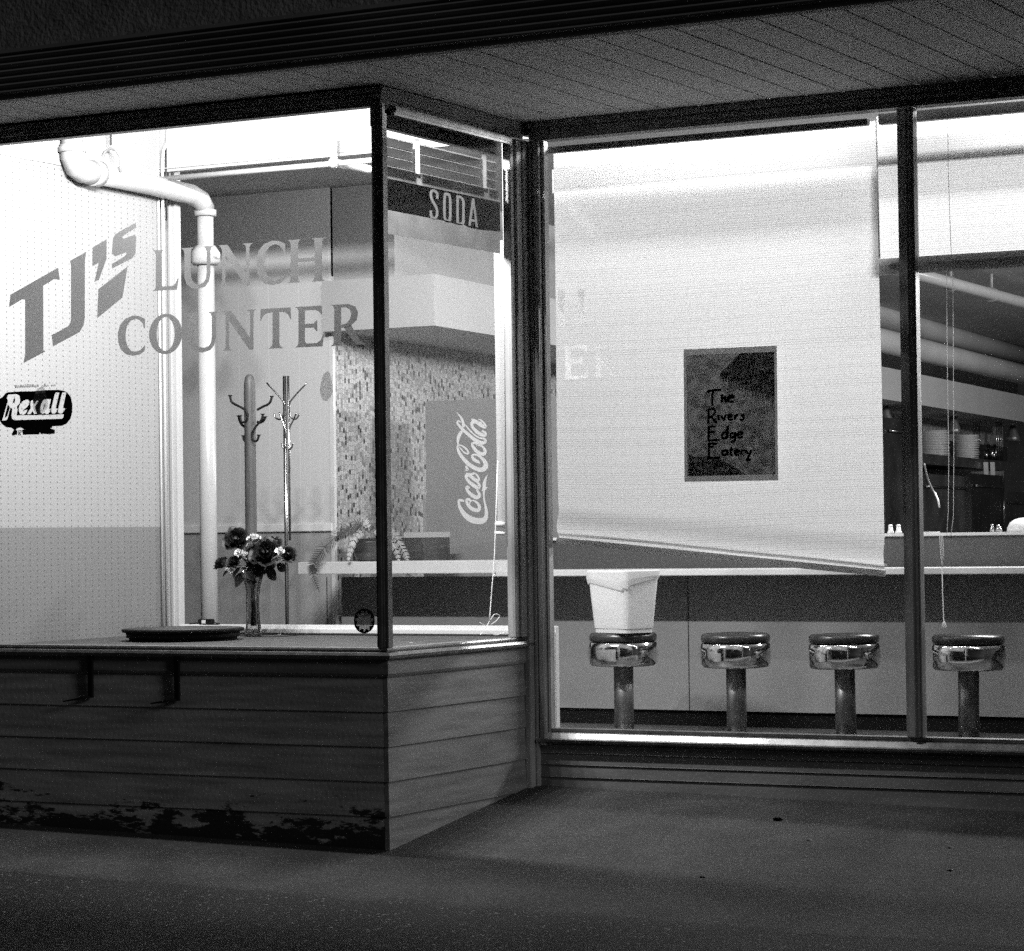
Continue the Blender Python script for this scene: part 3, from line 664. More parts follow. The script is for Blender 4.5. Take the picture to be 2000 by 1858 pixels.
# small maker's badge on the glass
zr = zoomed(0, 730, 13.2)
ST = thing('drugstore_sticker', 'worn black oval window sticker reading Rexall at the left edge of the glass', 'sticker', loc=(0, 0, 0))
fS = lambda x, y: at(x, y, 'Y', LZ)
field = zr([(-260, 900), (-200, 720), (0, 640), (70, 600), (140, 510), (200, 480), (560, 458), (870, 452), (1160, 425), (1500, 418), (1640, 440), (1740, 490), (1830, 610), (1868, 800), (1862, 1000), (1820, 1160), (1720, 1290), (1600, 1345), (1340, 1360), (1350, 1400), (1290, 1410), (1415, 1450), (1412, 1550), (1340, 1552), (1310, 1568), (1200, 1560), (1130, 1552), (1060, 1568), (1030, 1510), (1010, 1568), (850, 1572), (700, 1575), (590, 1580), (570, 1450), (620, 1440), (560, 1400), (500, 1390), (430, 1420), (410, 1450), (450, 1470), (440, 1580), (380, 1580), (330, 1612), (300, 1560), (360, 1450), (300, 1400), (150, 1380), (40, 1290), (0, 1220), (-200, 1150)])
Rr = zr([(180, 610), (215, 540), (430, 530), (500, 570), (522, 680), (500, 780), (430, 850), (455, 920), (425, 1078), (1000, 1068), (1645, 1050), (1635, 1120), (1600, 1162), (900, 1185), (370, 1200), (320, 1170), (295, 1080), (320, 900), (265, 880), (200, 1150), (170, 1200), (55, 1215), (205, 700), (180, 640)])
rE = zr([(700, 665), (755, 700), (758, 780), (700, 860), (610, 930), (590, 975), (640, 945), (700, 930), (690, 990), (640, 1045), (580, 1068), (520, 1045), (488, 980), (485, 880), (520, 780), (600, 700)])
rX = zr([(780, 800), (790, 720), (840, 675), (860, 740), (880, 800), (950, 700), (990, 700), (900, 860), (940, 1000), (960, 1030), (880, 1040), (840, 960), (790, 1040), (740, 1055), (700, 1030), (770, 930), (800, 870)])
rA = zr([(1160, 660), (1315, 655), (1260, 905), (1308, 910), (1290, 985), (1240, 1038), (1190, 1042), (1150, 1015), (1090, 1040), (1050, 1000), (1040, 900), (1060, 780), (1110, 700)])
rl1 = zr([(1440, 488), (1530, 488), (1435, 895), (1490, 900), (1460, 985), (1400, 1038), (1350, 1030), (1320, 980), (1330, 880), (1410, 540)])
rl2 = zr([(1610, 485), (1708, 485), (1625, 890), (1682, 895), (1650, 970), (1600, 1025), (1545, 1035), (1500, 1000), (1495, 940), (1590, 540)])
D = Decal(fS, (0, -1, 0)); cut_poly(D, field, [Rr, rE, rX, rA, rl1, rl2]); obj('sticker_field', D, M['sticker'], ST)
for isl in ([(360, 630), (390, 640), (388, 720), (318, 778)], [(640, 825), (668, 772), (662, 810), (635, 838)], [(1150, 780), (1175, 770), (1130, 930), (1115, 900)], [(205, 790), (255, 870), (190, 1090), (120, 1150), (135, 1050)]):
    D = Decal(fS, (0, -1, 0)); D.k = 1; D.poly(zr(isl)); obj('letter_counter', D, M['sticker'], ST)
D = Decal(fS, (0, -1, 0)); D.k = 6; D.rib(zr([(490, 1590, 26), (490, 1470, 26), (540, 1470, 30), (545, 1510, 26), (500, 1525, 24), (545, 1590, 26)]), smooth=False); obj('small_letter', D, M['sticker'], ST)
rnd = random.Random(5)
for i_, x in enumerate(range(400, 1440, 62)):         # worn small print over the oval
    if i_ in (10, 14): continue
    y_ = 375-(x-400)*.045; D = Decal(fS, (0, -1, 0)); D.k = 6
    h_ = rnd.choice((.5, .8, 1)); D.rib(zr([(x, y_, 20), (x+4, y_-85*h_, 14), (x+30, y_-80*h_, 12), (x+34, y_-10, 16)]), smooth=False); obj('small_print', D, M['sticker'], ST)
SB = thing('round_badge_sticker', 'small round dark sticker low in the right corner of the bay window', 'sticker')
D = Decal(fS, (0, -1, 0)); cx, cy = 711.5, 1213
ring = [(cx+20.5*math.cos(2*math.pi*i/36), cy+24.5*math.sin(2*math.pi*i/36)) for i in range(36)]
teeth = [(cx+(13.5 if i % 4 < 2 else 17.5)*math.cos(2*math.pi*(i+.5)/44), cy+(16 if i % 4 < 2 else 21)*math.sin(2*math.pi*(i+.5)/44)) for i in range(44)]
cut_poly(D, ring, [teeth]); obj('sticker_ring', D, M['sticker'], SB)
D = Decal(fS, (0, -1, 0)); D.k = 1; D.face([D.P(p) for p in teeth]); obj('toothed_centre', D, thinmat('badge_grey', .1, .05, .12, noise=(260, .9)), SB)

M['smear'] = thinmat('glass_smear', .25, .22, .45, noise=(160, .7))
for x, y, rx, ry, lab in ((638, 755, 12, 30, 'tall greasy smear on the bay glass right of the coat stands'), (79, 783, 14, 28, 'greasy thumb smear over the middle of the drugstore sticker')):
    D = Decal(fS, (0, -1, 0)); D.k = 10; D.face([D.P((x+rx*(1+.12*math.sin(3*a))*math.cos(a), y+ry*(1+.1*math.cos(2*a+1))*math.sin(a))) for a in [2*math.pi*i/28 for i in range(28)]])
    obj('glass_smear', D, M['smear'], None, lab, 'smear')

# ------------------------------------------------------------------ bay interior
VX = at(407, 1000, 'Y', .9).x
PP = thing('drain_pipe', 'thick white painted drain pipe running along the pegboard and down to the deck', 'pipe')
hz = [(VX, -.165, 3.15), (VX, -.165, 2.90)]
b = MB(); b.tube([(VX, -.165, 3.17), (VX, -.165, 2.87)], .050, 20); obj('riser', b, M['pipe'], PP)
b = MB(); el = [(VX, -.165, 2.90), (VX, -.160, 2.84), (VX, -.135, 2.80), (VX, -.09, 2.785), (VX, .0, 2.783)]
b.tube(el, .058, 20); b.tube([(VX, -.165, 2.86), (VX, -.165, 2.885)], .064, 20); b.tube([(VX, -.02, 2.783), (VX, .035, 2.783)], .062, 20); obj('elbow', b, M['pipe'], PP)
b = MB(); b.tube([(VX, -.05, 2.783), (VX, .4, 2.778), (VX, .78, 2.765), (VX, .86, 2.745), (VX, .9, 2.70)], .050, 20); obj('sloping_run', b, M['pipe'], PP)
b = MB(); b.tube([(VX, .9, 2.73), (VX, .9, 2.43)], .041, 20); b.tube([(VX, .9, 2.70), (VX, .9, 2.668)], .056, 20); obj('down_pipe', b, M['pipe'], PP)
b = MB(); b.tube([(VX, .9, 2.52), (VX, .9, 2.49), (VX, .9, 2.44), (VX, .9, 2.425)], [.052, .072, .076, .062], 10); b.tube([(VX-.09, .88, 2.47), (VX+.09, .88, 2.47)], .017, 8); obj('union_coupling', b, M['pipe'], PP)
b = MB(); b.tube([(VX, .9, 2.43), (VX, .9, .09)], .043, 20); obj('down_pipe', b, M['pipe'], PP)
HG = thing('pipe_hanger', 'thin steel hanger rod and clevis holding the white drain pipe', 'hanger')
b = MB(); hy = .03+.10; b.tube([(VX, hy, 3.17), (VX, hy, 2.93)], .005, 8); obj('rod', b, M['chrome_dull'], HG)
b = MB(); b.tube([(VX-.055, hy, 2.80), (VX-.055, hy, 2.87), (VX-.03, hy, 2.905), (VX, hy, 2.915), (VX+.03, hy, 2.905), (VX+.055, hy, 2.87), (VX+.055, hy, 2.80)], .007, 8); obj('clevis', b, M['trim_grey'], HG)
CO = thing('wall_conduit', 'thin bent conduit climbing the edge of the pegboard behind the drain pipe', 'conduit')
b = MB(); b.tube([(PX+.02, PY1+.02, .63), (PX+.02, PY1+.02, 2.88), (PX+.03, PY1+.015, 2.96), (PX+.06, PY1+.01, 3.0), (PX+.07, PY1+.01, 3.16)], .008, 8); obj('conduit_run', b, M['trim_white'], CO)
b = MB(); b.tube([(PX+.035, PY1+.03, 2.62), (PX+.035, PY1+.03, 2.99)], .005, 8); obj('cable', b, M['trim_dark'], CO)
SP = thing('sprinkler_pipe', 'white sprinkler pipe running under the header beam with a short branch', 'pipe')
p0, p1 = at(316, 350, 'Y', .55), at(760, 310, 'Y', .55)
b = MB(); b.tube([p0, p1], .013, 12); obj('main_pipe', b, M['pipe'], SP)
p2 = at(652, 318, 'Y', .53)
b = MB(); b.tube([at(652, 270, 'Y', .53), at(652, 300, 'Y', .53), p2], .017, 10); b.ball(p2, .028); obj('tee_fitting', b, M['pipe'], SP)
b = MB(); e = at(720, 331, 'Y', .95); b.tube([p2, p2.lerp(e, .6), e], .020, 10); obj('branch', b, M['pipe'], SP)

# coat stands
zc = zoomed(430, 720, 10.27)
def trace(pts, Y, dz=0): return [at(x, y, 'Y', Y) for x, y in zc(pts)]
CY = 1.2
CS = thing('coat_stand', 'wooden post coat stand with curved dark metal hooks behind the roses', 'coat stand', loc=(0, 0, 0))
cb = at(490, 1000, 'Y', CY).x
b = MB(); b.lathe([(0, 1.893), (.012, 1.891), (.022, 1.878), (.0275, 1.85), (.029, 1.80), (.029, .10), (.028, .09)], (cb, CY, 0), 24); obj('post', b, M['wood'], CS)
b = MB(); b.lathe([(.19, .08), (.19, .10), (.15, .115), (.05, .13), (.03, .14)], (cb, CY, 0), 24); obj('base', b, M['wood'], CS)
for pts, dy in (([(200, 555), (212, 620), (250, 690), (420, 780), (520, 850), (540, 950)], -.03), ([(1035, 572), (1010, 660), (960, 720), (850, 770), (745, 830)], -.0),
            ([(372, 965), (395, 1060), (440, 1130), (515, 1190)], 0), ([(400, 960), (425, 1072), (470, 1075), (535, 1040), (550, 900)], -.03), ([(855, 930), (830, 1030), (720, 1160), (665, 1260), (660, 1330)], -.03),
            ([(905, 985), (860, 1060), (790, 1085), (740, 1068)], 0), ([(465, 1362), (478, 1430), (510, 1475)], 0), ([(775, 1350), (750, 1430), (700, 1462), (650, 1410), (640, 1300), (665, 1250)], -.035)):
    b = MB(); t = smooth_curve([tuple(q) for q in trace(pts, CY+dy)], 5)
    b.tube(t, .0062, 8); b.tube([t[0], Vector(t[0])+Vector((0, 0, .006))], [.008, .0125], 10); obj('hook', b, M['iron'], CS)
CY2 = 1.4
C2 = thing('coat_stand', 'thin chrome coat stand with straight upper arms beside the wooden one', 'coat stand', loc=(0, 0, 0))
cx2 = at(560.5, 1000, 'Y', CY2).x
b = MB(); b.tube([(cx2-.006, CY2, .10), (cx2-.006, CY2, 1.89)], .0095, 14); b.tube([(cx2+.010, CY2+.01, 1.05), (cx2+.010, CY2+.01, 1.89)], .006, 10); obj('pole', b, M['chrome_dull'], C2)
b = MB(); b.lathe([(.18, .08), (.18, .095), (.04, .11), (.02, .13)], (cx2, CY2, 0), 24); obj('base', b, M['chrome_dull'], C2)
for pts, dy in (([(935, 290), (1260, 650), (1285, 760), (1275, 880), (1240, 990), (1180, 1022), (1110, 985), (1085, 905)], -.02), ([(1738, 292), (1425, 640), (1400, 800), (1410, 950), (1470, 1015), (1540, 1000), (1590, 905)], -.02),
            ([(1185, 880), (1250, 1060), (1305, 1220), (1310, 1400)], -.03), ([(1530, 895), (1470, 1030), (1400, 1180), (1385, 1300)], .02), ([(1235, 1490), (1250, 1570), (1290, 1610), (1320, 1560)], -.02), ([(1455, 1500), (1440, 1580), (1400, 1620), (1370, 1570)], .0)):
    b = MB(); b.tube(smooth_curve([tuple(q) for q in trace(pts, CY2+dy)], 4), .0042, 8); obj('hook', b, M['chrome_dull'], C2)

# turntable with adapter
tc_ = Vector((-2.0, .17, .605)); TR = .29
tl = at(240, 1228, 'Z', .66); tr = at(476, 1226, 'Z', .66); tc_ = Vector(((tl.x+tr.x)/2, (tl.y+tr.y)/2, .605))
TR = (tr-tl).length/2*.985
TT = thing('display_turntable', 'low round black turntable standing on the display deck', 'turntable', loc=tc_)
b = MB(); b.lathe([(TR*.88, 0), (TR*.88, .014), (TR*.92, .016), (TR*.93, .036)], n=64); obj('base', b, M['black'], TT)
b = MB(); b.lathe([(TR*.90, .0365), (TR*.985, .040), (TR, .050), (TR*.995, .054), (TR*.975, .0545), (0, .0545)], n=64); obj('platter', b, M['black'], TT)
b = MB(); b.lathe([(TR*.965, .0548), (TR*.965, .0562), (0, .0562)], n=64); obj('top_sheet', b, mat('turntable_top', .035, .5, noise=(20, .3)), TT)
ad = at(403, 1219, 'Z', .664)
AD = thing('power_adapter', 'small black power adapter with a pale label lying on the turntable', 'adapter', loc=(ad.x, ad.y, .6613))
b = MB(); b.box(-.036, .036, -.02, .02, 0, .026, .004); obj('body', b, M['black'], AD)
b = MB(); b.box(-.012, .010, -.0212, -.0202, .006, .022); obj('label_patch', b, M['white_mark'], AD)
b = MB(); b.tube(smooth_curve([(-.03, 0, .01), (-.07, -.03, .004), (-.09, .01, .003), (-.05, .05, .003), (.02, -.05, .003), (.07, -.06, .003), (.09, -.02, .003), (.04, .0, .01)], 6), .0025, 6); obj('cable', b, M['black'], AD)

# vase and roses
vp = at(495, 1243, 'Z', .607); vp.z = .606
kz = depth(vp)/FPX
VS = thing('flower_vase', 'tall fluted clear glass vase with a narrow waist holding the roses', 'vase', loc=vp)
b = MB(); prof = [(15.5, 0), (16.5, 4), (15, 14), (12.5, 35), (11.5, 60), (12, 80), (15, 100), (20, 118), (21.5, 128)]
H = [(r*kz, h*kz) for r, h in prof]
n = 32; rings = []
for r, h in H: rings.append([b.b.verts.new((r*(1+.05*math.cos(8*2*math.pi*j/n))*math.cos(2*math.pi*j/n), r*(1+.05*math.cos(8*2*math.pi*j/n))*math.sin(2*math.pi*j/n), h)) for j in range(n)])
for a, c in zip(rings, rings[1:]):
    for j in range(n): f = b.b.faces.new((a[j], a[(j+1) % n], c[(j+1) % n], c[j])); f.smooth = True
obj('glass_body', b, M['vase_glass'], VS)
b = MB(); b.lathe([(15.5*kz, .0), (15.5*kz, .008), (10*kz, .014), (0, .015)], n=24); obj('glass_foot', b, M['vase_glass'], VS)

def rose_mesh(r, petals, seed, openness=1.):
    rnd = random.Random(seed); b = MB(); b.fix = False
    for i in range(petals):
        t = i/petals; a0 = i*2.4+rnd.random()*.4; ro = r*(.18+.62*t)*openness; hgt = r*(1.05-.35*t); w0 = 1.5-.3*t
        grid = []
        for u in range(6):
            row = []
            for v in range(5):
                uu = u/5-.5; vv = v/4
                ang = a0+uu*w0; rad = ro*(.35+.75*vv**.7)+ (r*.16*t*vv**3) + r*.05*math.cos(uu*9+i)*vv
                z = -r*.45+hgt*vv*(1-.35*abs(uu*2)**2.2) + r*.06*math.sin(uu*11+i*1.7)*vv - (r*.22*t*t if v == 4 else 0)
                row.append(b.b.verts.new((rad*math.cos(ang), rad*math.sin(ang), z)))
            grid.append(row)
        for u in range(5):
            for v in range(4):
                f = b.b.faces.new((grid[u][v], grid[u+1][v], grid[u+1][v+1], grid[u][v+1])); f.smooth = True
    b.ball((0, 0, -r*.15), r*.36, 2, (1, 1, 1.1))
    return b
def leaf_mesh(L, W):
    b = MB(); b.fix = False; n = 7; l = []; c = []; rr = []
    for i in range(n+1):
        t = i/n; wd = W*math.sin(math.pi*min(1, t*.93+.03))**.8*(1.15-t*.5); z = -L*.18*t*t
        c.append(b.b.verts.new((0, L*t, z))); l.append(b.b.verts.new((-wd, L*t, z+.12*W))); rr.append(b.b.verts.new((wd, L*t, z+.12*W)))
    for i in range(n):
        for A, B in ((l, c), (c, rr)): f = b.b.faces.new((A[i], B[i], B[i+1], A[i+1])); f.smooth = True
    return b
zf = lambda x, y: (405+x/7.7, 1020+y/7.7)
ROSES = [  # x, y, radius in the enlarged view, depth offset, dark?, facing tilt, label
    (430, 265, 165, -.02, 1, (60, 0, 20), 'largest dark rose at the upper left of the bunch'),
    (195, 620, 105, .0, 1, (20, -40, 0), 'round dark rose bud leaning out at the far left of the vase'),
    (405, 600, 105, -.03, 1, (50, -10, 0), 'dark rose just right of the leftmost bud'),
    (870, 470, 205, -.05, 1, (55, 10, 0), 'broad dark rose at the front middle of the bunch'),
    (980, 330, 130, .03, 1, (30, 15, 0), 'dark rose behind the front middle bloom at the upper right'),
    (1215, 490, 115, .0, 1, (35, 50, 0), 'dark rose pointing right at the right side of the bunch'),
    (690, 480, 120, -.02, 1, (50, 0, 0), 'dark rose left of the front middle bloom'),
    (820, 650, 130, -.01, 1, (70, 0, 0), 'low dark rose hanging just over the vase rim'),
    (700, 245, 95, -.05, 0, (10, 0, 0), 'tall white rosebud standing at the top of the bunch'),
    (640, 345, 62, -.03, 0, (30, 0, 0), 'small white rose below the tall white bud'),
    (475, 465, 88, -.09, 0, (50, 0, 0), 'ragged white rose below the large upper left bloom'),
    (1090, 440, 90, -.08, 0, (40, 20, 0), 'white rose between the two dark blooms at the right'),
    (570, 480, 52, -.08, 0, (50, 0, 0), 'tiny white rose tucked in the centre left of the bunch'),
]
rim = vp+Vector((0, 0, 120*kz))
for i, (x, y, r, dy, dark, rot, lab) in enumerate(ROSES):
    p = at(*zf(x, y), 'Y', vp.y+dy); rm_ = r/7.7*depth(p)/FPX
    T = thing('rose', lab, 'rose', 'dark roses in the vase' if dark else 'white roses in the vase', loc=p)
    bl = obj('bloom', rose_mesh(rm_*(1.42 if dark else 1.35), 20 if r > 90 else 10, i, 1. if r > 90 else .7), M['rose_dark'] if dark else M['rose_white'], T)
    bl.rotation_euler = (R(rot[0]), R(rot[1]), R(rot[2]))
    b = MB(); q = rim-p; q2 = vp+Vector((random.uniform(-.012, .012), random.uniform(-.012, .012), .05))-p
    b.tube(smooth_curve([(0, 0, -rm_*.3), tuple(Vector((q.x*.5, q.y*.5, q.z*.4))), tuple(q+Vector((0, 0, .0))), tuple(q2)], 5), .0028, 6); obj('stem', b, M['leaf'], T)
    if dark and i in (0, 2, 3, 5, 7, 1):
        for k in range(2):
            lf = obj('leaf', leaf_mesh(.055, .020), M['leaf'], T); lf.location = (q.x*.35, q.y*.35-.01, q.z*.42)
            lf.rotation_euler = (R(random.uniform(-60, -20)), 0, R(random.uniform(60, 300)))
for (x, y, ang, L, W, lab) in ((505, 760, 160, .072, .026, 'pointed dark leaf drooping over the left of the vase rim'), (890, 700, 228, .080, .030, 'broad dark leaf drooping over the right of the vase rim'), (1040, 640, 245, .065, .025, 'dark leaf spreading right behind the chrome pole')):
    p = at(*zf(x, y), 'Y', vp.y-.03); o = obj('rose_leaf', leaf_mesh(L, W), M['leaf'], None, lab, 'leaf', 'leaves hanging over the vase')
    o.location = p; o.rotation_euler = (R(78), 0, 0); o.rotation_euler = Matrix.Rotation(R(ang), 4, 'Y').to_euler()
    o.rotation_euler = (Matrix.Rotation(R(-(ang-180)), 4, 'Y') @ Matrix.Rotation(R(-90), 4, 'X')).to_euler()
b = MB()
for i in range(90):
    a = random.random(); x, y = random.choice([(560, 665), (510, 560), (590, 540), (500, 625), (1030, 625), (1070, 560), (300, 690), (350, 735), (330, 700), (1110, 620), (640, 560), (520, 690)])
    b.ball(at(*zf(x+random.gauss(0, 26), y+random.gauss(0, 22)), 'Y', vp.y-.05), random.uniform(.0012, .003), 1)
obj('filler_blossom', b, M['rose_white'], None, 'tiny white filler blossoms scattered among the dark roses', 'blossom', kind='stuff')
b = MB()
for i in range(60):
    x, y = random.choice([(700, 640), (820, 720), (760, 780), (900, 680), (640, 700), (700, 850)]); p = at(*zf(x+random.gauss(0, 45), y+random.gauss(0, 35)), 'Y', vp.y-.02+random.uniform(-.03, .03))
    L = random.uniform(.03, .055); a = random.uniform(0, 6.28); d = Vector((math.cos(a), random.uniform(-.5, .5), math.sin(a)-.3)).normalized(); s = d.cross(Vector((0, 1, .2))).normalized()*L*.3
    b.face([p-s*.2, p+d*L*.5-s, p+d*L, p+d*L*.5+s])
obj('filler_foliage', b, M['leaf'], None, 'dense dark filler foliage packed into the vase mouth', 'foliage', kind='stuff')
# debris on the deck
for i, (x, y, s, lab) in enumerate(((377, 1246, .010, 'white paint chip in front of the turntable'), (455, 1244, .006, 'tiny white chip between turntable and vase'), (545, 1240, .009, 'pale flake right of the vase on the deck'),
        (590, 1237, .008, 'pale flake beyond the vase near the ledge'), (803, 1256, .007, 'bright chip on the deck inside the side window'), (808, 1236, .011, 'dusty white flake by the ledge seen through the side window'))):
    p = at(x, y, 'Z', .607); b = MB(); b.hexa([(-s, -s*.5, 0), (s, -s*.6, 0), (s*.8, s*.5, 0), (-s*.7, s*.6, 0)], [(-s, -s*.5, .003), (s, -s*.6, .005), (s*.8, s*.5, .004), (-s*.7, s*.6, .003)])
    o = obj('paint_chip', b, M['paper_chip'], None, lab, 'debris', 'paint chips on the display deck'); o.location = p
b = MB(); pts = [at(x, y, 'Z', .609) for x, y in ((440, 1240), (470, 1242), (520, 1244), (560, 1243), (590, 1240), (640, 1240), (700, 1241), (760, 1242))]
b.tube(pts, .0018, 6); obj('loose_wire', b, M['black'], None, 'thin dark wire lying along the display deck past the vase', 'wire')

# ------------------------------------------------------------------ behind the side glass: venetian blind, valance sign, post, cords
VB = thing('venetian_blind', 'raised dark venetian blind with two pale ladder tapes above the SODA sign', 'blind', loc=(0, 0, 0))
b = MB(); b.box(-.075, -.045, BY+.046, -.125, 2.672, 2.80); obj('head_rail', b, M['frame_dark'], VB)
tapes = [at(px, 300, 'X', -.04).y for px in (820, 950)]
cuts = [BY+.05, tapes[0]-.020, tapes[0]+.020, tapes[1]-.020, tapes[1]+.020, -.15]
for i, z in enumerate((2.640, 2.602, 2.564, 2.526)):
    for y0, y1 in ((cuts[0], cuts[1]), (cuts[2], cuts[3]), (cuts[4], cuts[5])):
        b = MB(); b.face([(-.062, y0, z-.034), (-.062, y1, z-.034), (-.058, y1, z-.0005), (-.058, y0, z-.0005)]); obj('slat', b, M['slat'], VB)
        b = MB(); b.face([(-.060, y0, z), (-.060, y1, z), (-.056, y1, z+.0045), (-.056, y0, z+.0045)]); obj('slat_edge', b, M['slat_edge'], VB)
for y in tapes:
    b = MB(); b.face([(-.052, y-.020, 2.505), (-.052, y+.020, 2.505), (-.052, y+.020, 2.662), (-.052, y-.020, 2.662)]); obj('ladder_tape', b, M['tape'], VB)
VL = thing('soda_valance', 'grey valance board with a black band reading SODA behind the side window', 'sign')
b = MB(); b.face([(-.048, BY+.05, 2.255), (-.048, -.14, 2.255), (-.048, -.14, 2.520), (-.048, BY+.05, 2.520)]); obj('board', b, M['valance'], VL)
fX = lambda x, y: at(x, y, 'X', -.0455)
zs_ = zoomed(730, 150, 3.695)
def sh(x0, pts): return zs_([(x0+p[0], 805+(x0+p[0]-400)*.235+p[1]) for p in pts])
Sx = outline([tuple(q)+(19/3.695,) for q in sh(400, [(58, 62), (58, 28), (46, 12), (30, 10), (16, 20), (13, 48), (20, 78), (42, 112), (56, 145), (56, 180), (44, 205), (28, 208), (14, 196), (12, 158)])], 5)
def oval(cx, cy, rx, ry, n=28, pw=.55): return [(cx+rx*math.copysign(abs(math.cos(2*math.pi*i/n))**pw, math.cos(2*math.pi*i/n)), cy+ry*math.copysign(abs(math.sin(2*math.pi*i/n))**pw, math.sin(2*math.pi*i/n))) for i in range(n)]
Oo, Oi = sh(496, oval(35, 109, 31, 108)), sh(496, oval(35, 109, 12, 88))
Do, Di = sh(594, [(2, 2), (34, 2), (52, 12), (63, 34), (63, 184), (54, 204), (36, 216), (2, 216)]), sh(594, [(20, 20), (34, 22), (44, 38), (44, 178), (35, 195), (20, 197)])
Ao, Ai = sh(684, [(-3, 216), (24, 0), (42, 0), (70, 216), (52, 216), (48, 168), (20, 168), (15, 216)]), sh(684, [(23, 150), (46, 150), (34, 62)])
band = [at(x, y, 'X', -.0455) for x, y in ((760, 352), (1005, 398))]
BA, BB_ = 2.474, 2.349
def row(y_, z_): p = Vector((-.0455, y_, z_)); q = depth(p); return (1000+FPX*((p-CAM).dot(rt2))/q, 929-FPX*((p-CAM).dot(up2))/q)
D = Decal(fX, (1, 0, 0)); cut_poly(D, [row(BY+.05, BA), row(-.142, BA), row(-.142, BB_), row(BY+.05, BB_)], [Sx, Oo, Do, Ao])
obj('black_band', D, M['sign_black'], VL)
for isl in (Oi, Di, Ai): D = Decal(fX, (1, 0, 0)); D.poly(isl); obj('letter_counter', D, M['sign_black'], VL)
D = Decal(fX, (1, 0, 0)); D.k = 4
for x, y in ((205, 800), (290, 815)):
    D = Decal(fX, (1, 0, 0)); D.k = 4; D.rib(zs_([(x, y, 9), (x+8, y+20, 10), (x-6, y+38, 7)])); obj('paint_scuff', D, M['sign_letters'], VL)
b = MB(); xl, xr = at(986.5, 800, 'Y', -.02).x, -.055
b.box(xl, xr, -.02, .0, .606, 2.80, .002); obj('inner_jamb_post', b, M['trim_grey'], BLD)
NS = thing('narrow_shade', 'narrow bright shade hanging edge on inside the corner of the side window', 'window shade')
b = MB(); b.fix = False; c4 = [at(x, y, 'Y', -.035) for x, y in ((972, 1030), (986, 1033), (985, 470), (964, 470))]
b.quv(c4, [(0, 0), (.04, 0), (.04, 1.6), (0, 1.6)]); obj('woven_cloth', b, thinmat('narrow_shade_cloth', .30, .3, 0, (.0096, .2, .062)), NS)
b = MB(); b.tube([at(969, 1023, 'Y', -.037), at(987, 1026, 'Y', -.037)], .012, 12); b.tube([at(967, 1041, 'Y', -.04), at(987, 1043, 'Y', -.04)], .008, 12); obj('bottom_roll', b, M['trim_white'], NS)
cd_ = thing('blind_cord', 'knotted white blind cord hanging to the deck inside the side window', 'cord')
b = MB(); pts = [at(x, y, 'X', -.10) for x, y in ((972, 900), (969, 1000), (966, 1080), (963, 1122), (960, 1160), (957, 1200), (956, 1214))]
b.tube(pts, .0022, 6); obj('cord_line', b, M['cord'], cd_)
b = MB(); b.ball(at(966, 1124, 'X', -.10), .006, 1)
b.tube(smooth_curve([tuple(at(x, y, 'X', -.10)) for x, y in ((937, 1216), (950, 1222), (956, 1214), (966, 1200), (976, 1203), (968, 1214), (958, 1220))], 5), .0016, 6)
b.tube(smooth_curve([tuple(at(x, y, 'X', -.10)) for x, y in ((938, 1240), (945, 1234), (956, 1237), (970, 1240), (985, 1236), (999, 1241))], 5), .0016, 6); obj('cord_knot', b, M['cord'], cd_)
b = MB(); b.box(-.16, -.03, -.62, -.20, .6055, .622, .004); obj('deck_board', b, mat('dirty_board', .22, .8, noise=(30, .5)), None, 'dirty flat board lying on the deck below the knotted cord', 'board')

# ------------------------------------------------------------------ shades in the recessed window
S1 = thing('roller_shade', 'large bright woven roller shade hanging crooked with a low right hem', 'window shade', 'woven shades in the recessed window')
SY = .10; x0, x1 = .088, 1.556
def shade_bot(t): return 1.049-.149*t
b = MB(); b.fix = False; uvl = b.b.loops.layers.uv.new('UVMap'); nx, nz = 36, 60; g = []
for i in range(nx+1):
    t = i/nx; col = []
    for j in range(nz+1):
        s = j/nz; zt = 2.715; zb = shade_bot(t); z = zt+(zb-zt)*s
        y = SY + .006*math.sin(t*9)*s + (-.022*math.sin((s-.94)/.06*math.pi) if s > .94 else 0)*(1-.3*t) + .006*math.sin(s*7+t*4)*s
        x = x0+(x1-x0)*t + .010*s*t
        col.append((b.b.verts.new((x, y, z)), (t*(x1-x0), z + .012*math.sin(t*5)*s)))
    g.append(col)
for i in range(nx):
    for j in range(nz):
        q = [g[i][j], g[i+1][j], g[i+1][j+1], g[i][j+1]]; f = b.b.faces.new([k[0] for k in q]); f.smooth = True
        for l, k in zip(f.loops, q): l[uvl].uv = k[1]
obj('woven_cloth', b, M['shade'], S1)
b = MB(); b.tube([(x0, SY-.012, shade_bot(0)-.012), (x0+.75, SY-.016, shade_bot(.5)-.016), (x1+.012, SY-.012, shade_bot(1)-.012)], .013, 12); obj('hem_bar', b, M['hem'], S1)
b = MB(); b.tube([(x0, SY+.012, shade_bot(0)+.022), (x0+.75, SY+.006, shade_bot(.5)+.026), (x1+.012, SY+.006, shade_bot(1)+.02)], .007, 8); obj('hem_fold', b, M['hem'], S1)
b = MB(); b.box(x0-.02, x1-.02, .055, .088, 2.695, 2.722, .002); obj('head_rail', b, M['trim_grey'], S1)
S2 = thing('roller_shade', 'half raised woven shade with a thick roll at its foot at the right', 'window shade', 'woven shades in the recessed window')
b = MB(); b.fix = False; xa, xb = 1.542, 3.5
b.quv([(xa, .165, 2.13), (xb, .165, 2.13), (xb, .15, 2.74), (xa, .15, 2.74)], [(0, 2.13), (xb-xa, 2.13), (xb-xa, 2.74), (0, 2.74)]); obj('woven_cloth', b, M['shade'], S2)
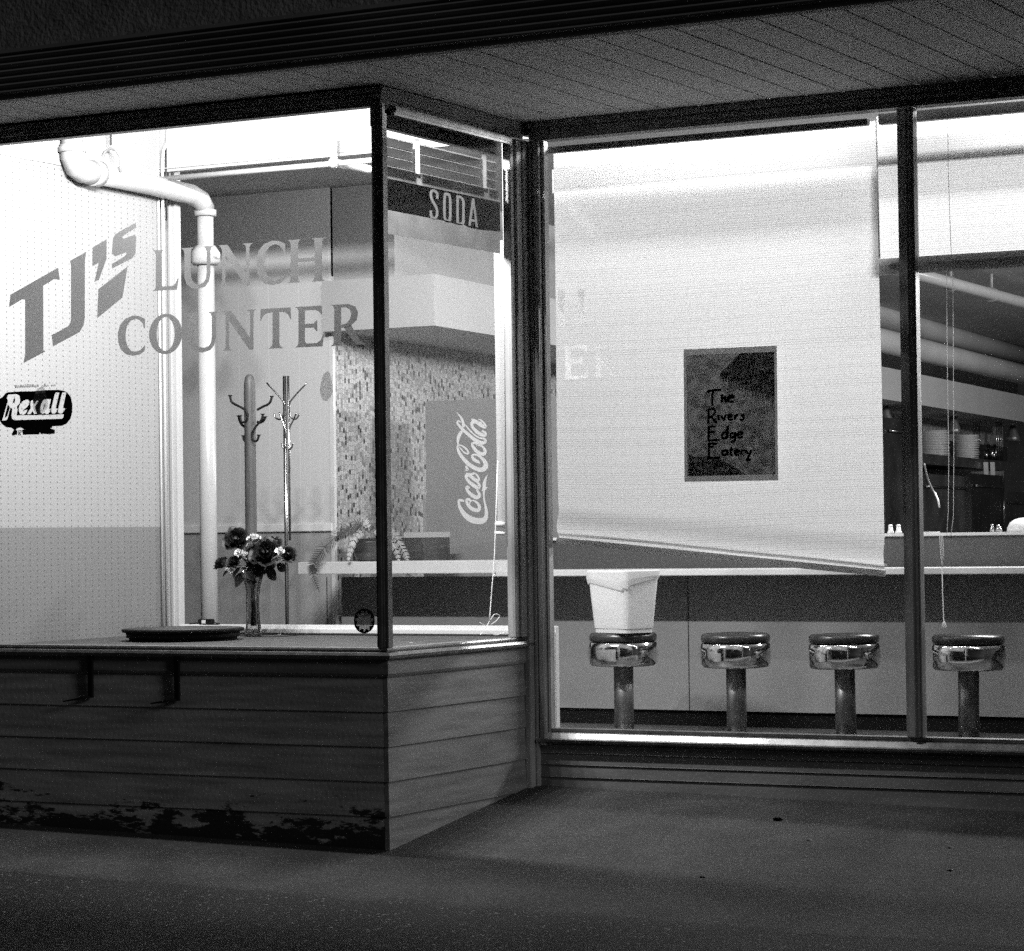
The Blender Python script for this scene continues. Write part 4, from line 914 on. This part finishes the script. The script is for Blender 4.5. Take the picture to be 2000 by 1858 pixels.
b = MB(); b.tube([(xa, .155, 2.128), (xb, .155, 2.128)], .034, 20); obj('bottom_roll', b, M['shade_roll'], S2)
b = MB(); b.box(x1+.01, xb, .10, .14, 2.700, 2.7425, .002); obj('head_rail', b, M['trim_grey'], S2)
b = MB(); b.box(.02, 4.4, .215, .235, 2.545, 2.648); obj('added_light_baffle', b, M['wall_grey'], None, 'horizontal board added behind the shades to cast the grey band across them', 'board')  # added board, shapes the grey band seen on the shades
C3 = thing('shade_cord', 'long double white pull cord of the raised shade ending in a tassel', 'cord')
def cordpts(l, Y=.13): return [at(x, y, 'Y', Y) for x, y in l]
b = MB(); b.tube(cordpts([(1849, 528), (1850, 700), (1853, 900), (1852, 1000), (1849, 1048)]), .0013, 6); b.tube(cordpts([(1861, 528), (1862, 700), (1863, 900), (1862, 1010), (1857, 1048)]), .0013, 6); obj('upper_cords', b, M['cord'], C3)
b = MB()
for dx in (-3, 0, 3): b.tube(cordpts([(1838+dx, 1046), (1840+dx, 1080), (1840, 1110)]), .0012, 6)
b.tube(cordpts([(1840, 1110), (1841, 1160), (1843, 1210), (1844, 1225)]), .0022, 6); obj('lower_cord', b, M['cord'], C3)
b = MB(); q = at(1844, 1222, 'Y', .13); b.lathe([(.002, .018), (.006, .012), (.011, -.006), (.009, -.008)], q, 12); obj('tassel', b, M['cord'], C3)
C4 = thing('shade_cord', 'thin cord running down the face of the raised shade', 'cord')
b = MB(); b.tube(cordpts([(1846, 210), (1851, 235), (1852, 330), (1855, 420), (1858, 500)], .12), .0011, 6); obj('cord_line', b, M['trim_grey'], C4)

# poster
PO = thing('poster', 'dark printed poster with a grey border reading The Rivers Edge Eatery', 'poster')
fP = lambda dy: (lambda x, y: at(x, y, 'Y', .045+dy))
b = MB(); pc = [(1335, 683), (1517, 675.5), (1520, 938.5), (1337, 941.5)]
b.face([at(*p, 'Y', .045) for p in pc]); obj('paper', b, M['poster_paper'], PO)
zp = zoomed(1250, 600, 4.62)
D = Decal(fP(-.0008), (0, -1, 0)); D.k = 1
D.poly(zp([(417, 436), (1210, 402), (1222, 1508), (428, 1530)])); obj('printed_picture', D, M['art'], PO)
D = Decal(fP(-.0008), (0, -1, 0)); D.k = 3
D.poly(zp([(590, 780), (700, 640), (830, 690), (1000, 800), (1218, 905), (1222, 1506), (985, 1510), (880, 1440), (740, 1380), (600, 1310), (510, 1180), (495, 1010), (530, 880)])); obj('pale_water', D, M['art_light'], PO)
D = Decal(fP(-.0008), (0, -1, 0)); rnd = random.Random(3); D.k = 5
top = [(720, 620)]; x = 740
edge = [(1218, 930)]
pts = [(1212, 404), (900, 418), (820, 500), (720, 600)]
x = 730
while x < 1215:
    base = 640+(x-730)*.48
    pts += [(x, base+rnd.uniform(10, 70)), (x+rnd.uniform(6, 14), base-rnd.uniform(0, 40))]; x += rnd.uniform(16, 30)
pts += [(1218, 930)]; D.poly(zp(pts))
D.k = 5; D.poly(zp([(440, 1330), (500, 1350), (620, 1340), (760, 1390), (900, 1470), (960, 1512), (440, 1526)])); obj('dark_foliage', D, M['art_dark'], PO)
D = Decal(fP(-.0008), (0, -1, 0)); W = 21
def pen(strokes, ox=0, oy=0, s=1., w_=W):
    for st in strokes: D.k = 8+(D.k % 3); D.rib(zp([(ox+p[0]*s, oy+p[1]*s, w_) for p in st]), 5)
pen([[(605, 765), (660, 752), (735, 748)], [(660, 752), (652, 820), (655, 890)], [(742, 790), (740, 862)], [(742, 830), (765, 812), (775, 860)], [(790, 838), (820, 820), (850, 812), (830, 795), (800, 812), (795, 850), (845, 855)]])
pen([[(620, 920), (618, 1050)], [(610, 925), (660, 918), (680, 945), (650, 985), (620, 990), (650, 1000), (695, 1045)], [(712, 975), (710, 1020)], [(735, 975), (755, 1018), (778, 970)], [(795, 995), (830, 985), (815, 968), (795, 990), (810, 1018), (840, 1010)], [(858, 972), (858, 1018)], [(858, 988), (888, 970)], [(945, 970), (915, 978), (940, 1000), (920, 1018), (900, 1012)]])
pen([[(622, 1078), (620, 1200)], [(610, 1080), (690, 1078)], [(622, 1130), (680, 1124)], [(612, 1204), (722, 1200)], [(785, 1130), (745, 1145), (745, 1180), (780, 1175), (792, 1070), (790, 1182)], [(850, 1135), (820, 1145), (820, 1175), (850, 1170), (860, 1130), (858, 1200), (820, 1220)], [(880, 1155), (925, 1145), (905, 1125), (880, 1150), (895, 1178), (930, 1170)]])
pen([[(624, 1232), (622, 1355)], [(612, 1234), (698, 1232)], [(624, 1262), (670, 1258)], [(615, 1360), (730, 1358)], [(785, 1292), (745, 1300), (748, 1335), (780, 1330), (790, 1290), (792, 1338)], [(822, 1262), (820, 1330), (838, 1336)], [(805, 1290), (845, 1286)], [(855, 1312), (892, 1304), (875, 1286), (855, 1306), (868, 1336), (898, 1328)], [(915, 1290), (915, 1336)], [(915, 1304), (945, 1288)], [(958, 1290), (975, 1328)], [(1005, 1290), (985, 1340), (965, 1385), (1000, 1372)]])
obj('poster_lettering', D, M['sign_black'], PO)

# ------------------------------------------------------------------ lunch counter and stools
CN = thing('lunch_counter', 'long lunch counter with pale top edge, grey front panel and black kickboard', 'counter')
CYF = 2.34; CXL = at(582, 1110, 'Y', 2.0).x
b = MB(); b.box(CXL+.06, 6.5, CYF, CYF+.05, .160, .845); obj('front_panel', b, M['counter_front'], CN)
for i, px in enumerate((1345, 640)):
    p = at(px, 1300, 'Y', CYF).x; b = MB(); b.box(p, p+.004, CYF-.0035, CYF-.0005, .161, .845); obj('panel_seam', b, M['trim_dark'], CN)
b = MB(); b.box(CXL+.06, 6.5, CYF+.02, CYF+.04, .08, .160); obj('kickboard', b, M['kick'], CN)
b = MB(); CE = at(1050, 1110, 'Y', 2.46).x; b.box(CE, 6.5, 2.0, 2.44, .850, .880, .003); obj('countertop', b, M['counter_top'], CN)
b = MB(); b.box(CXL, CE-.002, 2.0, 2.44, .867, .932, .003); obj('end_countertop', b, M['counter_top'], CN)
b = MB(); b.box(CE-.1, 6.5, 2.4405, 2.48, .85, 1.030); obj('service_riser', b, mat('riser_panel', .05, .5, noise=(3, .08)), CN)
b = MB(); b.box(CE-.1, 6.5, 2.42, 2.80, 1.0305, 1.045, .002); obj('service_shelf', b, M['counter_top'], CN)
ST0 = thing('counter_stool', 'chrome counter stool', 'stool', 'chrome counter stools')
r = .168
b = MB(); b.lathe([(r*.80, .430), (r*.91, .433), (r*.965, .445), (r*.995, .47), (r, .495), (r*.99, .52), (r*.955, .541), (r*.91, .546)], n=56)
# ribs of the chrome band
obj('chrome_band', b, M['chrome'], ST0)
b = MB(); b.lathe([(r*.87, .5465), (r*.94, .549), (r*.968, .562), (r*.955, .578), (r*.90, .588), (r*.5, .592), (0, .592)], n=56); obj('seat_cushion', b, M['vinyl'], ST0)
b = MB(); b.lathe([(.047, .085), (.047, .430)], n=28); obj('pedestal', b, M['pedestal'], ST0)
b = MB(); b.lathe([(.12, .0805), (.12, .088), (.10, .10), (.043, .115)], n=36); obj('floor_flange', b, M['chrome_dull'], ST0)
for i, (x, lab) in enumerate(((-.274, 'leftmost chrome counter stool, with the white bin standing on its dark seat'), (.312, 'chrome counter stool with dark seat, second from the left, right of the bin'), (.857, 'chrome counter stool with dark seat just left of the window mullion'), (1.441, 'rightmost chrome counter stool, alone to the right of the window mullion'))):
    s = ST0 if i == 0 else copy_tree(ST0)
    s.location = (x, 1.45, 0); s.rotation_euler = ((0, .006, -.005, .004)[i], (0, -.006, .007, -.010)[i], 1.1*i); s['label'] = lab
# bin with bag on the first stool
BN = thing('waste_bin', 'white plastic waste bin with a liner bag standing on the leftmost stool', 'bin', loc=(-.245, 1.40, .592))
bw_, bt_, bh = .124, .146, .282
def sq(h, z, rr=.040, k=5, sxx=1., syy=.78):
    o = []
    for cx_, cy_, a0 in ((1, 1, 0), (-1, 1, 90), (-1, -1, 180), (1, -1, 270)):
        for i in range(k+1): a = R(a0+90*i/k); o.append((sxx*(cx_*(h-rr)+rr*math.cos(a)), syy*(cy_*(h-rr)+rr*math.sin(a)), z))
    return o
b = MB(); rings = [[b.b.verts.new(p) for p in sq(h, z)] for h, z in ((bw_*.97, 0), (bw_*.97, .018), (bw_, .021), (bt_, bh), (bt_+.001, bh+.003), (bt_+.001, bh+.008), (bt_-.006, bh+.008), (bw_-.008, .03))]
for a, c in zip(rings, rings[1:]):
    for j in range(len(a)): b.b.faces.new((a[j], a[(j+1) % len(a)], c[(j+1) % len(a)], c[j]))
b.b.faces.new(rings[0][::-1]); b.b.faces.new(rings[-1]); obj('bin_body', b, M['plastic_white'], BN)
b = MB(); b.fix = False; base = sq(bt_+.003, 0); n = len(base); low_ = []
rr_ = []
for j, p in enumerate(base):
    ang = math.atan2(p[1], p[0]); drop = .022+.065*max(0, math.cos(ang-R(-75)))**1.3+.008*math.sin(j*2.1)
    rr_.append([b.b.verts.new((p[0]*.97, p[1]*.97, bh+.016)), b.b.verts.new((p[0]*1.02, p[1]*1.02, bh+.010)), b.b.verts.new((p[0]*(1.03+.01*math.sin(j*3)), p[1]*(1.03+.01*math.sin(j*3)), bh-drop*.5)), b.b.verts.new((p[0]*1.01, p[1]*1.01, bh-drop))])
for j in range(n):
    for k in range(3): b.b.faces.new((rr_[j][k], rr_[(j+1) % n][k], rr_[(j+1) % n][k+1], rr_[j][k+1]))
obj('liner_bag', b, M['bag'], BN); BN.rotation_euler = (0, 0, R(-24))

# fern, cooler, low cabinet on the counter
FP = at(722, 1085, 'Y', 2.2); FP.z = .9325
FN = thing('potted_fern', 'arching potted fern on the counter end drooping over its front edge', 'fern', loc=(0, 0, 0))
b = MB(); b.lathe([(.055, 0), (.075, .01), (.085, .05), (.080, .095), (.086, .100), (.086, .106), (.07, .104), (.0, .09)], FP, 24); obj('pot', b, M['steel'], FN)
z5 = zoomed(590, 990, 8.2875)
def frond(pts, ys, L, mt, n=34, droop=.35):
    c = smooth_curve([tuple(at(x, y, 'Y', yy)) for (x, y), yy in zip(z5(pts), ys)], 10); c = [Vector(p) for p in c]; b = MB(); b.fix = False
    b.tube(c, .0016, 5); N = len(c)
    for i in range(n):
        t = .12+.86*i/n; k = min(N-2, int(t*(N-1))); p = c[k]; d = (c[k+1]-c[k]).normalized(); sd_ = d.cross(fw).normalized()
        ll = L*math.sin(math.pi*min(1, .12+.86*t))**.7
        for s in (-1, 1):
            q = (sd_*s+d*.55+Vector((0, 0, -droop))).normalized(); w_ = d*.0034
            b.face([p-w_, p+w_, p+q*ll*.6+w_*.8, p+q*ll, p+q*ll*.6-w_*.8])
    obj('frond', b, mt, FN)
frond([(1090, 420), (900, 280), (650, 420), (400, 620), (210, 880), (170, 1060), (280, 1380)], [2.2, 2.15, 2.05, 1.96, 1.94, 1.94, 1.95], .050, M['fern'], 46, .2)
frond([(1090, 400), (860, 370), (640, 440), (540, 560)], [2.2, 2.15, 2.1, 2.1], .035, M['fern'], 26)
frond([(1095, 390), (1000, 210), (820, 180), (640, 260), (560, 370)], [2.2, 2.2, 2.2, 2.2, 2.2], .030, M['fern_pale'], 26)
frond([(1090, 420), (960, 400), (850, 520), (780, 720), (740, 880)], [2.2, 2.1, 2.0, 1.97, 1.96], .030, M['fern_pale'], 26)
frond([(1110, 400), (1300, 330), (1480, 430), (1600, 640), (1690, 800), (1700, 920)], [2.2, 2.2, 2.15, 2.1, 2.05, 2.0], .035, M['fern_pale'], 30)
frond([(1110, 420), (1300, 420), (1440, 560), (1540, 760), (1560, 900)], [2.2, 2.2, 2.1, 2.05, 2.0], .030, M['fern_pale'], 26)
frond([(1100, 420), (1180, 300), (1300, 280), (1420, 330)], [2.2, 2.25, 2.3, 2.3], .026, M['fern'], 20)
CB = thing('low_cabinet', 'low dark cabinet standing behind the potted fern', 'cabinet', loc=(0, 0, 0))
CBY = 2.55; a = at(688, 1070, 'Y', CBY).x; c = at(826, 1070, 'Y', CBY).x
b = MB(); b.box(a, c, CBY, CBY+.3, .86, 1.055, .004); obj('cabinet_body', b, M['steel'], CB)
b = MB(); b.box(at(790, 1070, 'Y', CBY).x, c, CBY-.002, CBY+.3, 1.0555, 1.085); obj('raised_top', b, M['cabinet_top'], CB)
b = MB(); b.tube([at(717, 1061, 'Y', CBY-.04), at(727, 1060, 'Y', CBY-.04)], .006, 8); b.tube([at(730, 1060, 'Y', CBY-.04), at(742, 1060.5, 'Y', CBY-.04)], .006, 8); obj('handle', b, M['chrome'], CB)
CK = thing('drinks_cooler', 'tall grey drinks cooler with white Coca-Cola script running up its side', 'cooler')
KY = 3.1; kx0 = at(830, 800, 'Y', KY).x; kz1 = at(830, 784, 'Y', KY).z
b = MB(); b.box(kx0, kx0+.95, KY, KY+.45, .08, kz1, .006); obj('cooler_body', b, M['cola'], CK)
b = MB(); b.box(kx0-.030, kx0-.001, KY+.01, KY+.4, .08, at(830, 975, 'Y', KY).z, .002); obj('side_strip', b, M['trim_grey'], CK)
zk = zoomed(860, 790, 7.392)
D = Decal(lambda x, y: at(x, y, 'Y', KY-.0015), (0, -1, 0))
SCR = [
 [(345, 1400, 20), (300, 1385, 40), (265, 1400, 34), (285, 1490, 46), (350, 1590, 70), (440, 1660, 88), (540, 1685, 90), (620, 1675, 84), (660, 1620, 56), (665, 1540, 44), (650, 1460, 30), (635, 1380, 24), (628, 1290, 28), (632, 1200, 50), (640, 1120, 44), (660, 1060, 22), (686, 1015, 6)],
 [(600, 1250, 6), (640, 1215, 50), (680, 1200, 8)],
 [(440, 1390, 26), (405, 1370, 40), (378, 1390, 36), (400, 1450, 46), (460, 1510, 54), (540, 1530, 56), (565, 1490, 46), (540, 1430, 36), (480, 1390, 24), (440, 1400, 18), (420, 1440, 20)],
 [(420, 1215, 30), (400, 1190, 34), (378, 1200, 34), (395, 1250, 44), (455, 1310, 54), (530, 1345, 56), (565, 1310, 46), (545, 1260, 34), (520, 1235, 20)],
 [(500, 1000, 18), (440, 1010, 36), (385, 1020, 50), (375, 1060, 40), (410, 1110, 44), (480, 1170, 54), (550, 1205, 52), (562, 1160, 36), (530, 1120, 30)],
 [(370, 1005, 44), (440, 1040, 50), (520, 1100, 50), (560, 1080, 30), (520, 1010, 24), (470, 985, 10)],
 [(368, 885, 16), (380, 915, 36), (395, 945, 30), (360, 950, 14)],
 [(575, 855, 12), (545, 830, 40), (490, 800, 48), (460, 745, 30), (500, 725, 26), (580, 760, 34), (645, 830, 56), (655, 900, 74), (600, 945, 66), (520, 930, 60), (420, 870, 58), (330, 780, 52), (270, 690, 42), (250, 610, 26), (290, 590, 20), (360, 630, 24), (405, 690, 26), (385, 715, 22), (330, 680, 22), (275, 610, 14)],
 [(255, 600, 14), (258, 500, 44), (290, 420, 50), (330, 380, 20)],
 [(235, 118, 6), (285, 170, 24), (320, 230, 36), (335, 290, 40), (335, 335, 30)],
 [(300, 265, 14), (262, 240, 26), (250, 275, 28), (310, 350, 42), (400, 430, 46), (500, 510, 52), (590, 555, 54), (650, 545, 40), (640, 500, 30), (560, 480, 24), (470, 420, 22), (380, 320, 20), (350, 290, 12)],
 [(545, 590, 26), (510, 560, 34), (462, 565, 32), (480, 620, 44), (540, 690, 52), (620, 720, 52), (650, 680, 44), (620, 620, 34), (560, 590, 24), (520, 600, 18)],
 [(600, 260, 16), (540, 260, 30), (470, 260, 50), (460, 310, 40), (510, 380, 46), (580, 430, 54), (645, 450, 44), (650, 410, 34), (600, 380, 26)],
 [(450, 215, 24), (500, 240, 48), (590, 300, 54), (650, 330, 40), (640, 280, 26), (590, 230, 20), (550, 215, 8)],
]
for i, st in enumerate(SCR): D.k = i; D.rib(zk(st), 7)
obj('script_lettering', D, M['white_mark'], CK)

# ------------------------------------------------------------------ kitchen line at the back of the room
def along(px, off):        # distance along the mosaic wall (metres) whose point, off metres out from it, is seen at column px
    lo, hi = 0, 22
    for _ in range(40):
        t = (lo+hi)/2; p = c0+DD*t+DN*off+Vector((0, 0, 1.3)); z = depth(p); x = 1000+FPX*((p-CAM).dot(rt2))/z
        if x < px: lo = t
        else: hi = t
    return lo
def kpt(t, off, z): return c0+DD*t+DN*off+Vector((0, 0, z))
def zrow(t, off, y):       # height of row y at that spot
    p = kpt(t, off, 0); lo, hi = -1, 4
    for _ in range(40):
        z = (lo+hi)/2; q = Vector((p.x, p.y, z)); yy = 929-FPX*((q-CAM).dot(up2))/depth(q)
        if yy > y: lo = z
        else: hi = z
    return lo
def kbox(t0, t1, o0, o1, z0, z1):
    b = MB(); b.hexa([kpt(t0, o0, z0), kpt(t1, o0, z0), kpt(t1, o1, z0), kpt(t0, o1, z0)], [kpt(t0, o0, z1), kpt(t1, o0, z1), kpt(t1, o1, z1), kpt(t0, o1, z1)]); return b
BK = .62
for px, lab in ((1731, 'dim can lamp under the bulkhead beside the shade edge'), (1865, 'dim can lamp under the bulkhead above the plate stacks'), (1981, 'dim can lamp under the bulkhead farthest right')):
    t = along(px, BK*.6); zt = 2.2
    L_ = thing('can_lamp', lab, 'lamp', 'small can lamps under the bulkhead', loc=kpt(t, BK*.6, 0))
    b = MB(); b.lathe([(.03, 2.205), (.045, 2.16), (.07, 2.08), (.085, 2.03), (.08, 2.03)], n=20); obj('lamp_shade', b, M['alu'], L_)
    b = MB(); b.tube([(0, 0, 2.20), (0, 0, 2.25)], .012, 8); obj('lamp_stem', b, M['steel'], L_)
t0, t1 = along(1790, .35), along(1945, .35); zs0 = zrow(t0, .35, 888)
SH = thing('plate_shelf', 'dark wall shelf carrying the plate stacks beyond the raised service shelf', 'shelf')
obj('shelf_board', kbox(t0-.6, t1, .08, .50, zs0-.10, zs0), M['steel'], SH)
obj('back_board', kbox(t0-.6, t1+2, .02, .06, zs0, 2.0), mat('range_back', .05, .4, .5, noise=(6, .6, (1, 1, 6))), SH)
for k, (px0, px1, n_, y0) in enumerate(((1790, 1856, 16, 842), (1861, 1914, 14, 850))):
    t = (along(px0, .3)+along(px1, .3))/2; c_ = kpt(t, .30, 0); rad = (px1-px0)/2*depth(c_)/FPX
    ztop = zrow(t, .3, y0); dzp = (ztop-zs0)/n_
    P0 = None
    for i in range(n_):
        if P0 is None:
            b = MB(); b.lathe([(rad*.6, 0), (rad*.62, dzp*.2), (rad*.97, dzp*.55), (rad, dzp*.75), (rad*.97, dzp*.82), (rad*.6, dzp*.5), (0, dzp*.5)], n=28)
            P0 = obj('plate', b, M['plate']); o = P0
        else: o = P0.copy(); COL.objects.link(o)
        o.location = (c_.x+random.uniform(-.006, .006), c_.y+random.uniform(-.006, .006), zs0+.001+i*dzp)
        tag(o, ('white plate in the left stack on the wall shelf' if k == 0 else 'white plate in the right stack on the wall shelf'), 'plate', 'plates stacked at the left on the shelf' if k == 0 else 'plates stacked at the right on the shelf')
t = along(1932, .35)
RK = thing('utensil_rack', 'wire rack of glassware and utensils beside the right plate stack', 'rack', loc=(0, 0, 0))
b = MB(); zt = zrow(t, .35, 820); w0 = .13
for dx in (-w0, -.04, .05, w0):
    for dy in (-.12, .12): b.tube([kpt(t+dx, .35+dy, zs0), kpt(t+dx, .35+dy, zt)], .006, 6)
for zz in (zs0+.06, (zs0+zt)/2, zt):
    for dy in (-.12, .12): b.tube([kpt(t-w0, .35+dy, zz), kpt(t+w0, .35+dy, zz)], .006, 6)
obj('wire_frame', b, M['chrome_dull'], RK)
for i in range(6):
    b = MB(); q = kpt(t-.10+.045*i, .35+.05*(i % 2), zs0+.002); b.lathe([(.022, 0), (.026, .12+.03*(i % 3)), (.02, .12+.03*(i % 3))], q, 10); obj('tumbler', b, M['chrome_dull'], RK)
ta, tb = at(1920, 900, 'Y', 3), None
for k, (px, lab) in enumerate(((1923, 'left of two pale oven mitts hanging under the shelf'), (1936, 'right of two pale oven mitts hanging under the shelf'))):
    t = along(px, .52); zt = zrow(t, .52, 903); zb = zrow(t, .52, 934); w_ = .018
    b = MB(); q = [(-w_, zt), (w_*1.2, zt), (w_*1.6, zt-(zt-zb)*.5), (w_*2.4, zb), (w_*.6, zb), (-w_*.4, zt-(zt-zb)*.5)]
    b.hexa([kpt(t+a, .52, z) for a, z in q], [kpt(t+a, .56, z) for a, z in q]); obj('oven_mitt', b, M['trim_white'], None, lab, 'mitt', 'mitts hanging under the shelf')
# dark appliances standing under the shelf
for (p0_, p1_, y0, y1, off, nm, lab, v) in ((1730, 1800, 815, 1060, .45, 'tall_refrigerator', 'tall dark refrigerator half hidden by the window mullion', .05), (1800, 1895, 925, 1060, .55, 'steel_oven', 'dark steel oven under the plate shelf', .075), (1898, 1960, 925, 1060, .62, 'fryer_cabinet', 'black cabinet with a slanting bright edge right of the oven', .02), (1962, 2040, 960, 1060, .5, 'steel_oven', 'low dark appliance at the far right behind the white dome', .05)):
    ta_, tb_ = along(p0_, off), along(p1_, off); z1_ = zrow(ta_, off, y0)
    T = thing(nm, lab, 'appliance', loc=(0, 0, 0)); obj('appliance_body', kbox(ta_, tb_, .06, off, .08, z1_), mat(nm+'_metal', v, .35, .4, noise=(3, .5)), T)
    b = MB(); b.tube([kpt(tb_-.03, off+.015, z1_-.03), kpt(tb_-.10, off+.02, 1.0)], .007, 6); obj('edge_trim', b, M['chrome_dull'], T)
    b = MB(); b.tube([kpt(ta_+.1, off+.03, z1_-.12), kpt(tb_-.1, off+.03, z1_-.12)], .012, 8); obj('handle', b, M['chrome_dull'], T)
LD = thing('hanging_ladle', 'pale curved ladle hanging before the dark oven', 'ladle')
pts = [at(x, y, 'Y', 3.4) for x, y in ((1805, 905), (1812, 935), (1822, 958), (1827, 963))]; b = MB(); b.tube(smooth_curve([tuple(p) for p in pts], 5), .006, 6); obj('handle', b, M['steel'], LD)
b = MB(); b.tube([at(1826, 962, 'Y', 3.39), at(1832, 976, 'Y', 3.39), at(1835, 992, 'Y', 3.39)], .005, 8); obj('ladle_tip', b, M['trim_white'], LD)
# things on the raised service shelf
SHZ = 1.0455
def onshelf(px, y=2.55): return Vector((at(px, 1040, 'Y', y).x, y, SHZ))
for i, (px, lab) in enumerate(((1739.5, 'left white shaker on the service shelf beside the shade'), (1755, 'right white shaker on the service shelf beside the shade'))):
    T = thing('shaker', lab, 'shaker', 'white shakers on the service shelf', loc=onshelf(px)); b = MB(); b.lathe([(.017, 0), (.017, .006), (.012, .014), (.010, .034), (.007, .040), (0, .041)], n=16); obj('shaker_body', b, M['trim_white'], T)
    b = MB(); b.lathe([(.011, .0345), (.0112, .040), (.006, .0445), (0, .045)], n=16); obj('cap', b, M['trim_white'], T)
for i, (px, h, r_, lab) in enumerate(((1938, .040, .010, 'leftmost small metal-capped bottle on the service shelf'), (1950, .036, .013, 'squat metal-capped jar on the service shelf'), (1953, .028, .011, 'lowest pale jar in the middle of the service shelf group'), (1975, .044, .011, 'tallest small bottle on the service shelf, next to the dome'))):
    T = thing('condiment_bottle', lab, 'bottle', 'condiment bottles on the service shelf', loc=onshelf(px, 2.5+.05*i)); b = MB(); b.lathe([(r_, 0), (r_, h*.55), (r_*.5, h*.7), (r_*.5, h*.8)], n=14); obj('bottle_body', b, M['chrome_dull'], T)
    b = MB(); b.lathe([(r_*.65, h*.8), (r_*.65, h*.97), (0, h)], n=14); obj('cap', b, M['chrome'], T)
b = MB(); b.lathe([(.085, 0), (.083, .02), (.07, .045), (.045, .062), (.012, .068), (0, .069)], n=32); o = obj('white_dome', b, M['trim_white'], None, 'smooth white dome lid on the service shelf at the right edge', 'dome lid'); o.location = onshelf(2001, 2.58)
b = MB(); p = onshelf(1817); b.box(-.045, .045, -.02, .02, 0, .006, .002); o = obj('folded_napkin', b, M['trim_white'], None, 'flat folded napkin on the service shelf by the pull cord', 'napkin'); o.location = p
# overhead pipe in the room
pa, pb = at(1780, 533, 'Z', 2.86), at(2030, 600, 'Z', 2.86)
RP = thing('overhead_pipe', 'white pipe hung under the dark room ceiling seen below the raised shade', 'pipe')
d_ = (pb-pa).normalized(); b = MB(); b.tube([pa-d_*3, pb+d_*1], .045, 14); obj('pipe_run', b, M['pipe'], RP)
for px in (1856, 1936):
    q = at(px, 555+(px-1856)*.26, 'Z', 2.86); b = MB(); b.tube([q+Vector((0, 0, .2)), q+Vector((0, 0, .03))], .014, 8)
    for k in range(12):
        pass
    b.tube([q-d_*.02, q+d_*.02], .056, 14); obj('hanger_ring', b, M['trim_grey'], RP)
for i, (y0, y1) in enumerate(((600, 640), (665, 700))):     # ducts under the ceiling of the kitchen line
    t0_ = along(1650, .5); z_ = zrow(t0_, .5, y0+8)
    b = MB(); b.tube([kpt(t0_-6, .62+.3*i, z_), kpt(t0_+8, .62+.3*i, z_)], .10, 14); obj('air_duct', b, M['ceiling'], None, ('upper' if i == 0 else 'lower')+' of two round ducts running above the far bulkhead', 'duct', 'ducts above the bulkhead')

# ------------------------------------------------------------------ outside bits
for k, (x, yb_, fx, fy, lab) in enumerate(((176.5, 1363, 127, 1370, 'left flat iron bracket screwed under the bay sill'), (345.5, 1369, 298, 1374, 'right flat iron bracket screwed under the bay sill'))):
    T = thing('iron_bracket', lab, 'bracket', 'iron brackets under the bay sill'); Y = BY-.024
    a = at(x, 1290, 'Y', Y); c = at(x, yb_, 'Y', Y); d = at(fx, fy, 'Y', Y)
    b = MB(); b.box(c.x-.011, c.x+.011, Y-.004, Y+.010, c.z, .600, .001); obj('strap', b, M['iron'], T)
    b = MB(); b.tube([(c.x, Y-.004, c.z+.004), (d.x, Y-.012, d.z)], [.005, .003], 8); obj('foot', b, M['iron'], T)
for i, (x, y, s, dark, lab) in enumerate(((1519, 1603, .011, 1, 'curled dark leaf on the pavement below the poster'), (1372, 1715, .009, 1, 'small dark stone left of centre on the pavement'), (1855, 1702, .008, 1, 'small dark stone at the right on the pavement'), (1581, 1643, .006, 0, 'tiny white chip on the pavement'), (1856, 1657, .006, 0, 'pale chip at the right on the pavement'), (1627, 1566, .007, 0, 'pale scrap close to the base of the recessed window'))):
    p = at(x, y, 'Z', -.05)
    for _ in range(30):
        p = at(x, y, 'Z', gz(p.x, p.y)+.002)
    b = MB(); b.ball((0, 0, s*.3), s, 2, (1.3, .7, .45))
    rnd = random.Random(i)
    for v in b.b.verts: v.co += Vector((rnd.uniform(-1, 1), rnd.uniform(-1, 1), rnd.uniform(-1, 1)))*s*.15
    o = obj('pavement_litter', b, M['leaf'] if dark else M['paper_chip'], None, lab, 'litter'); o.location = p
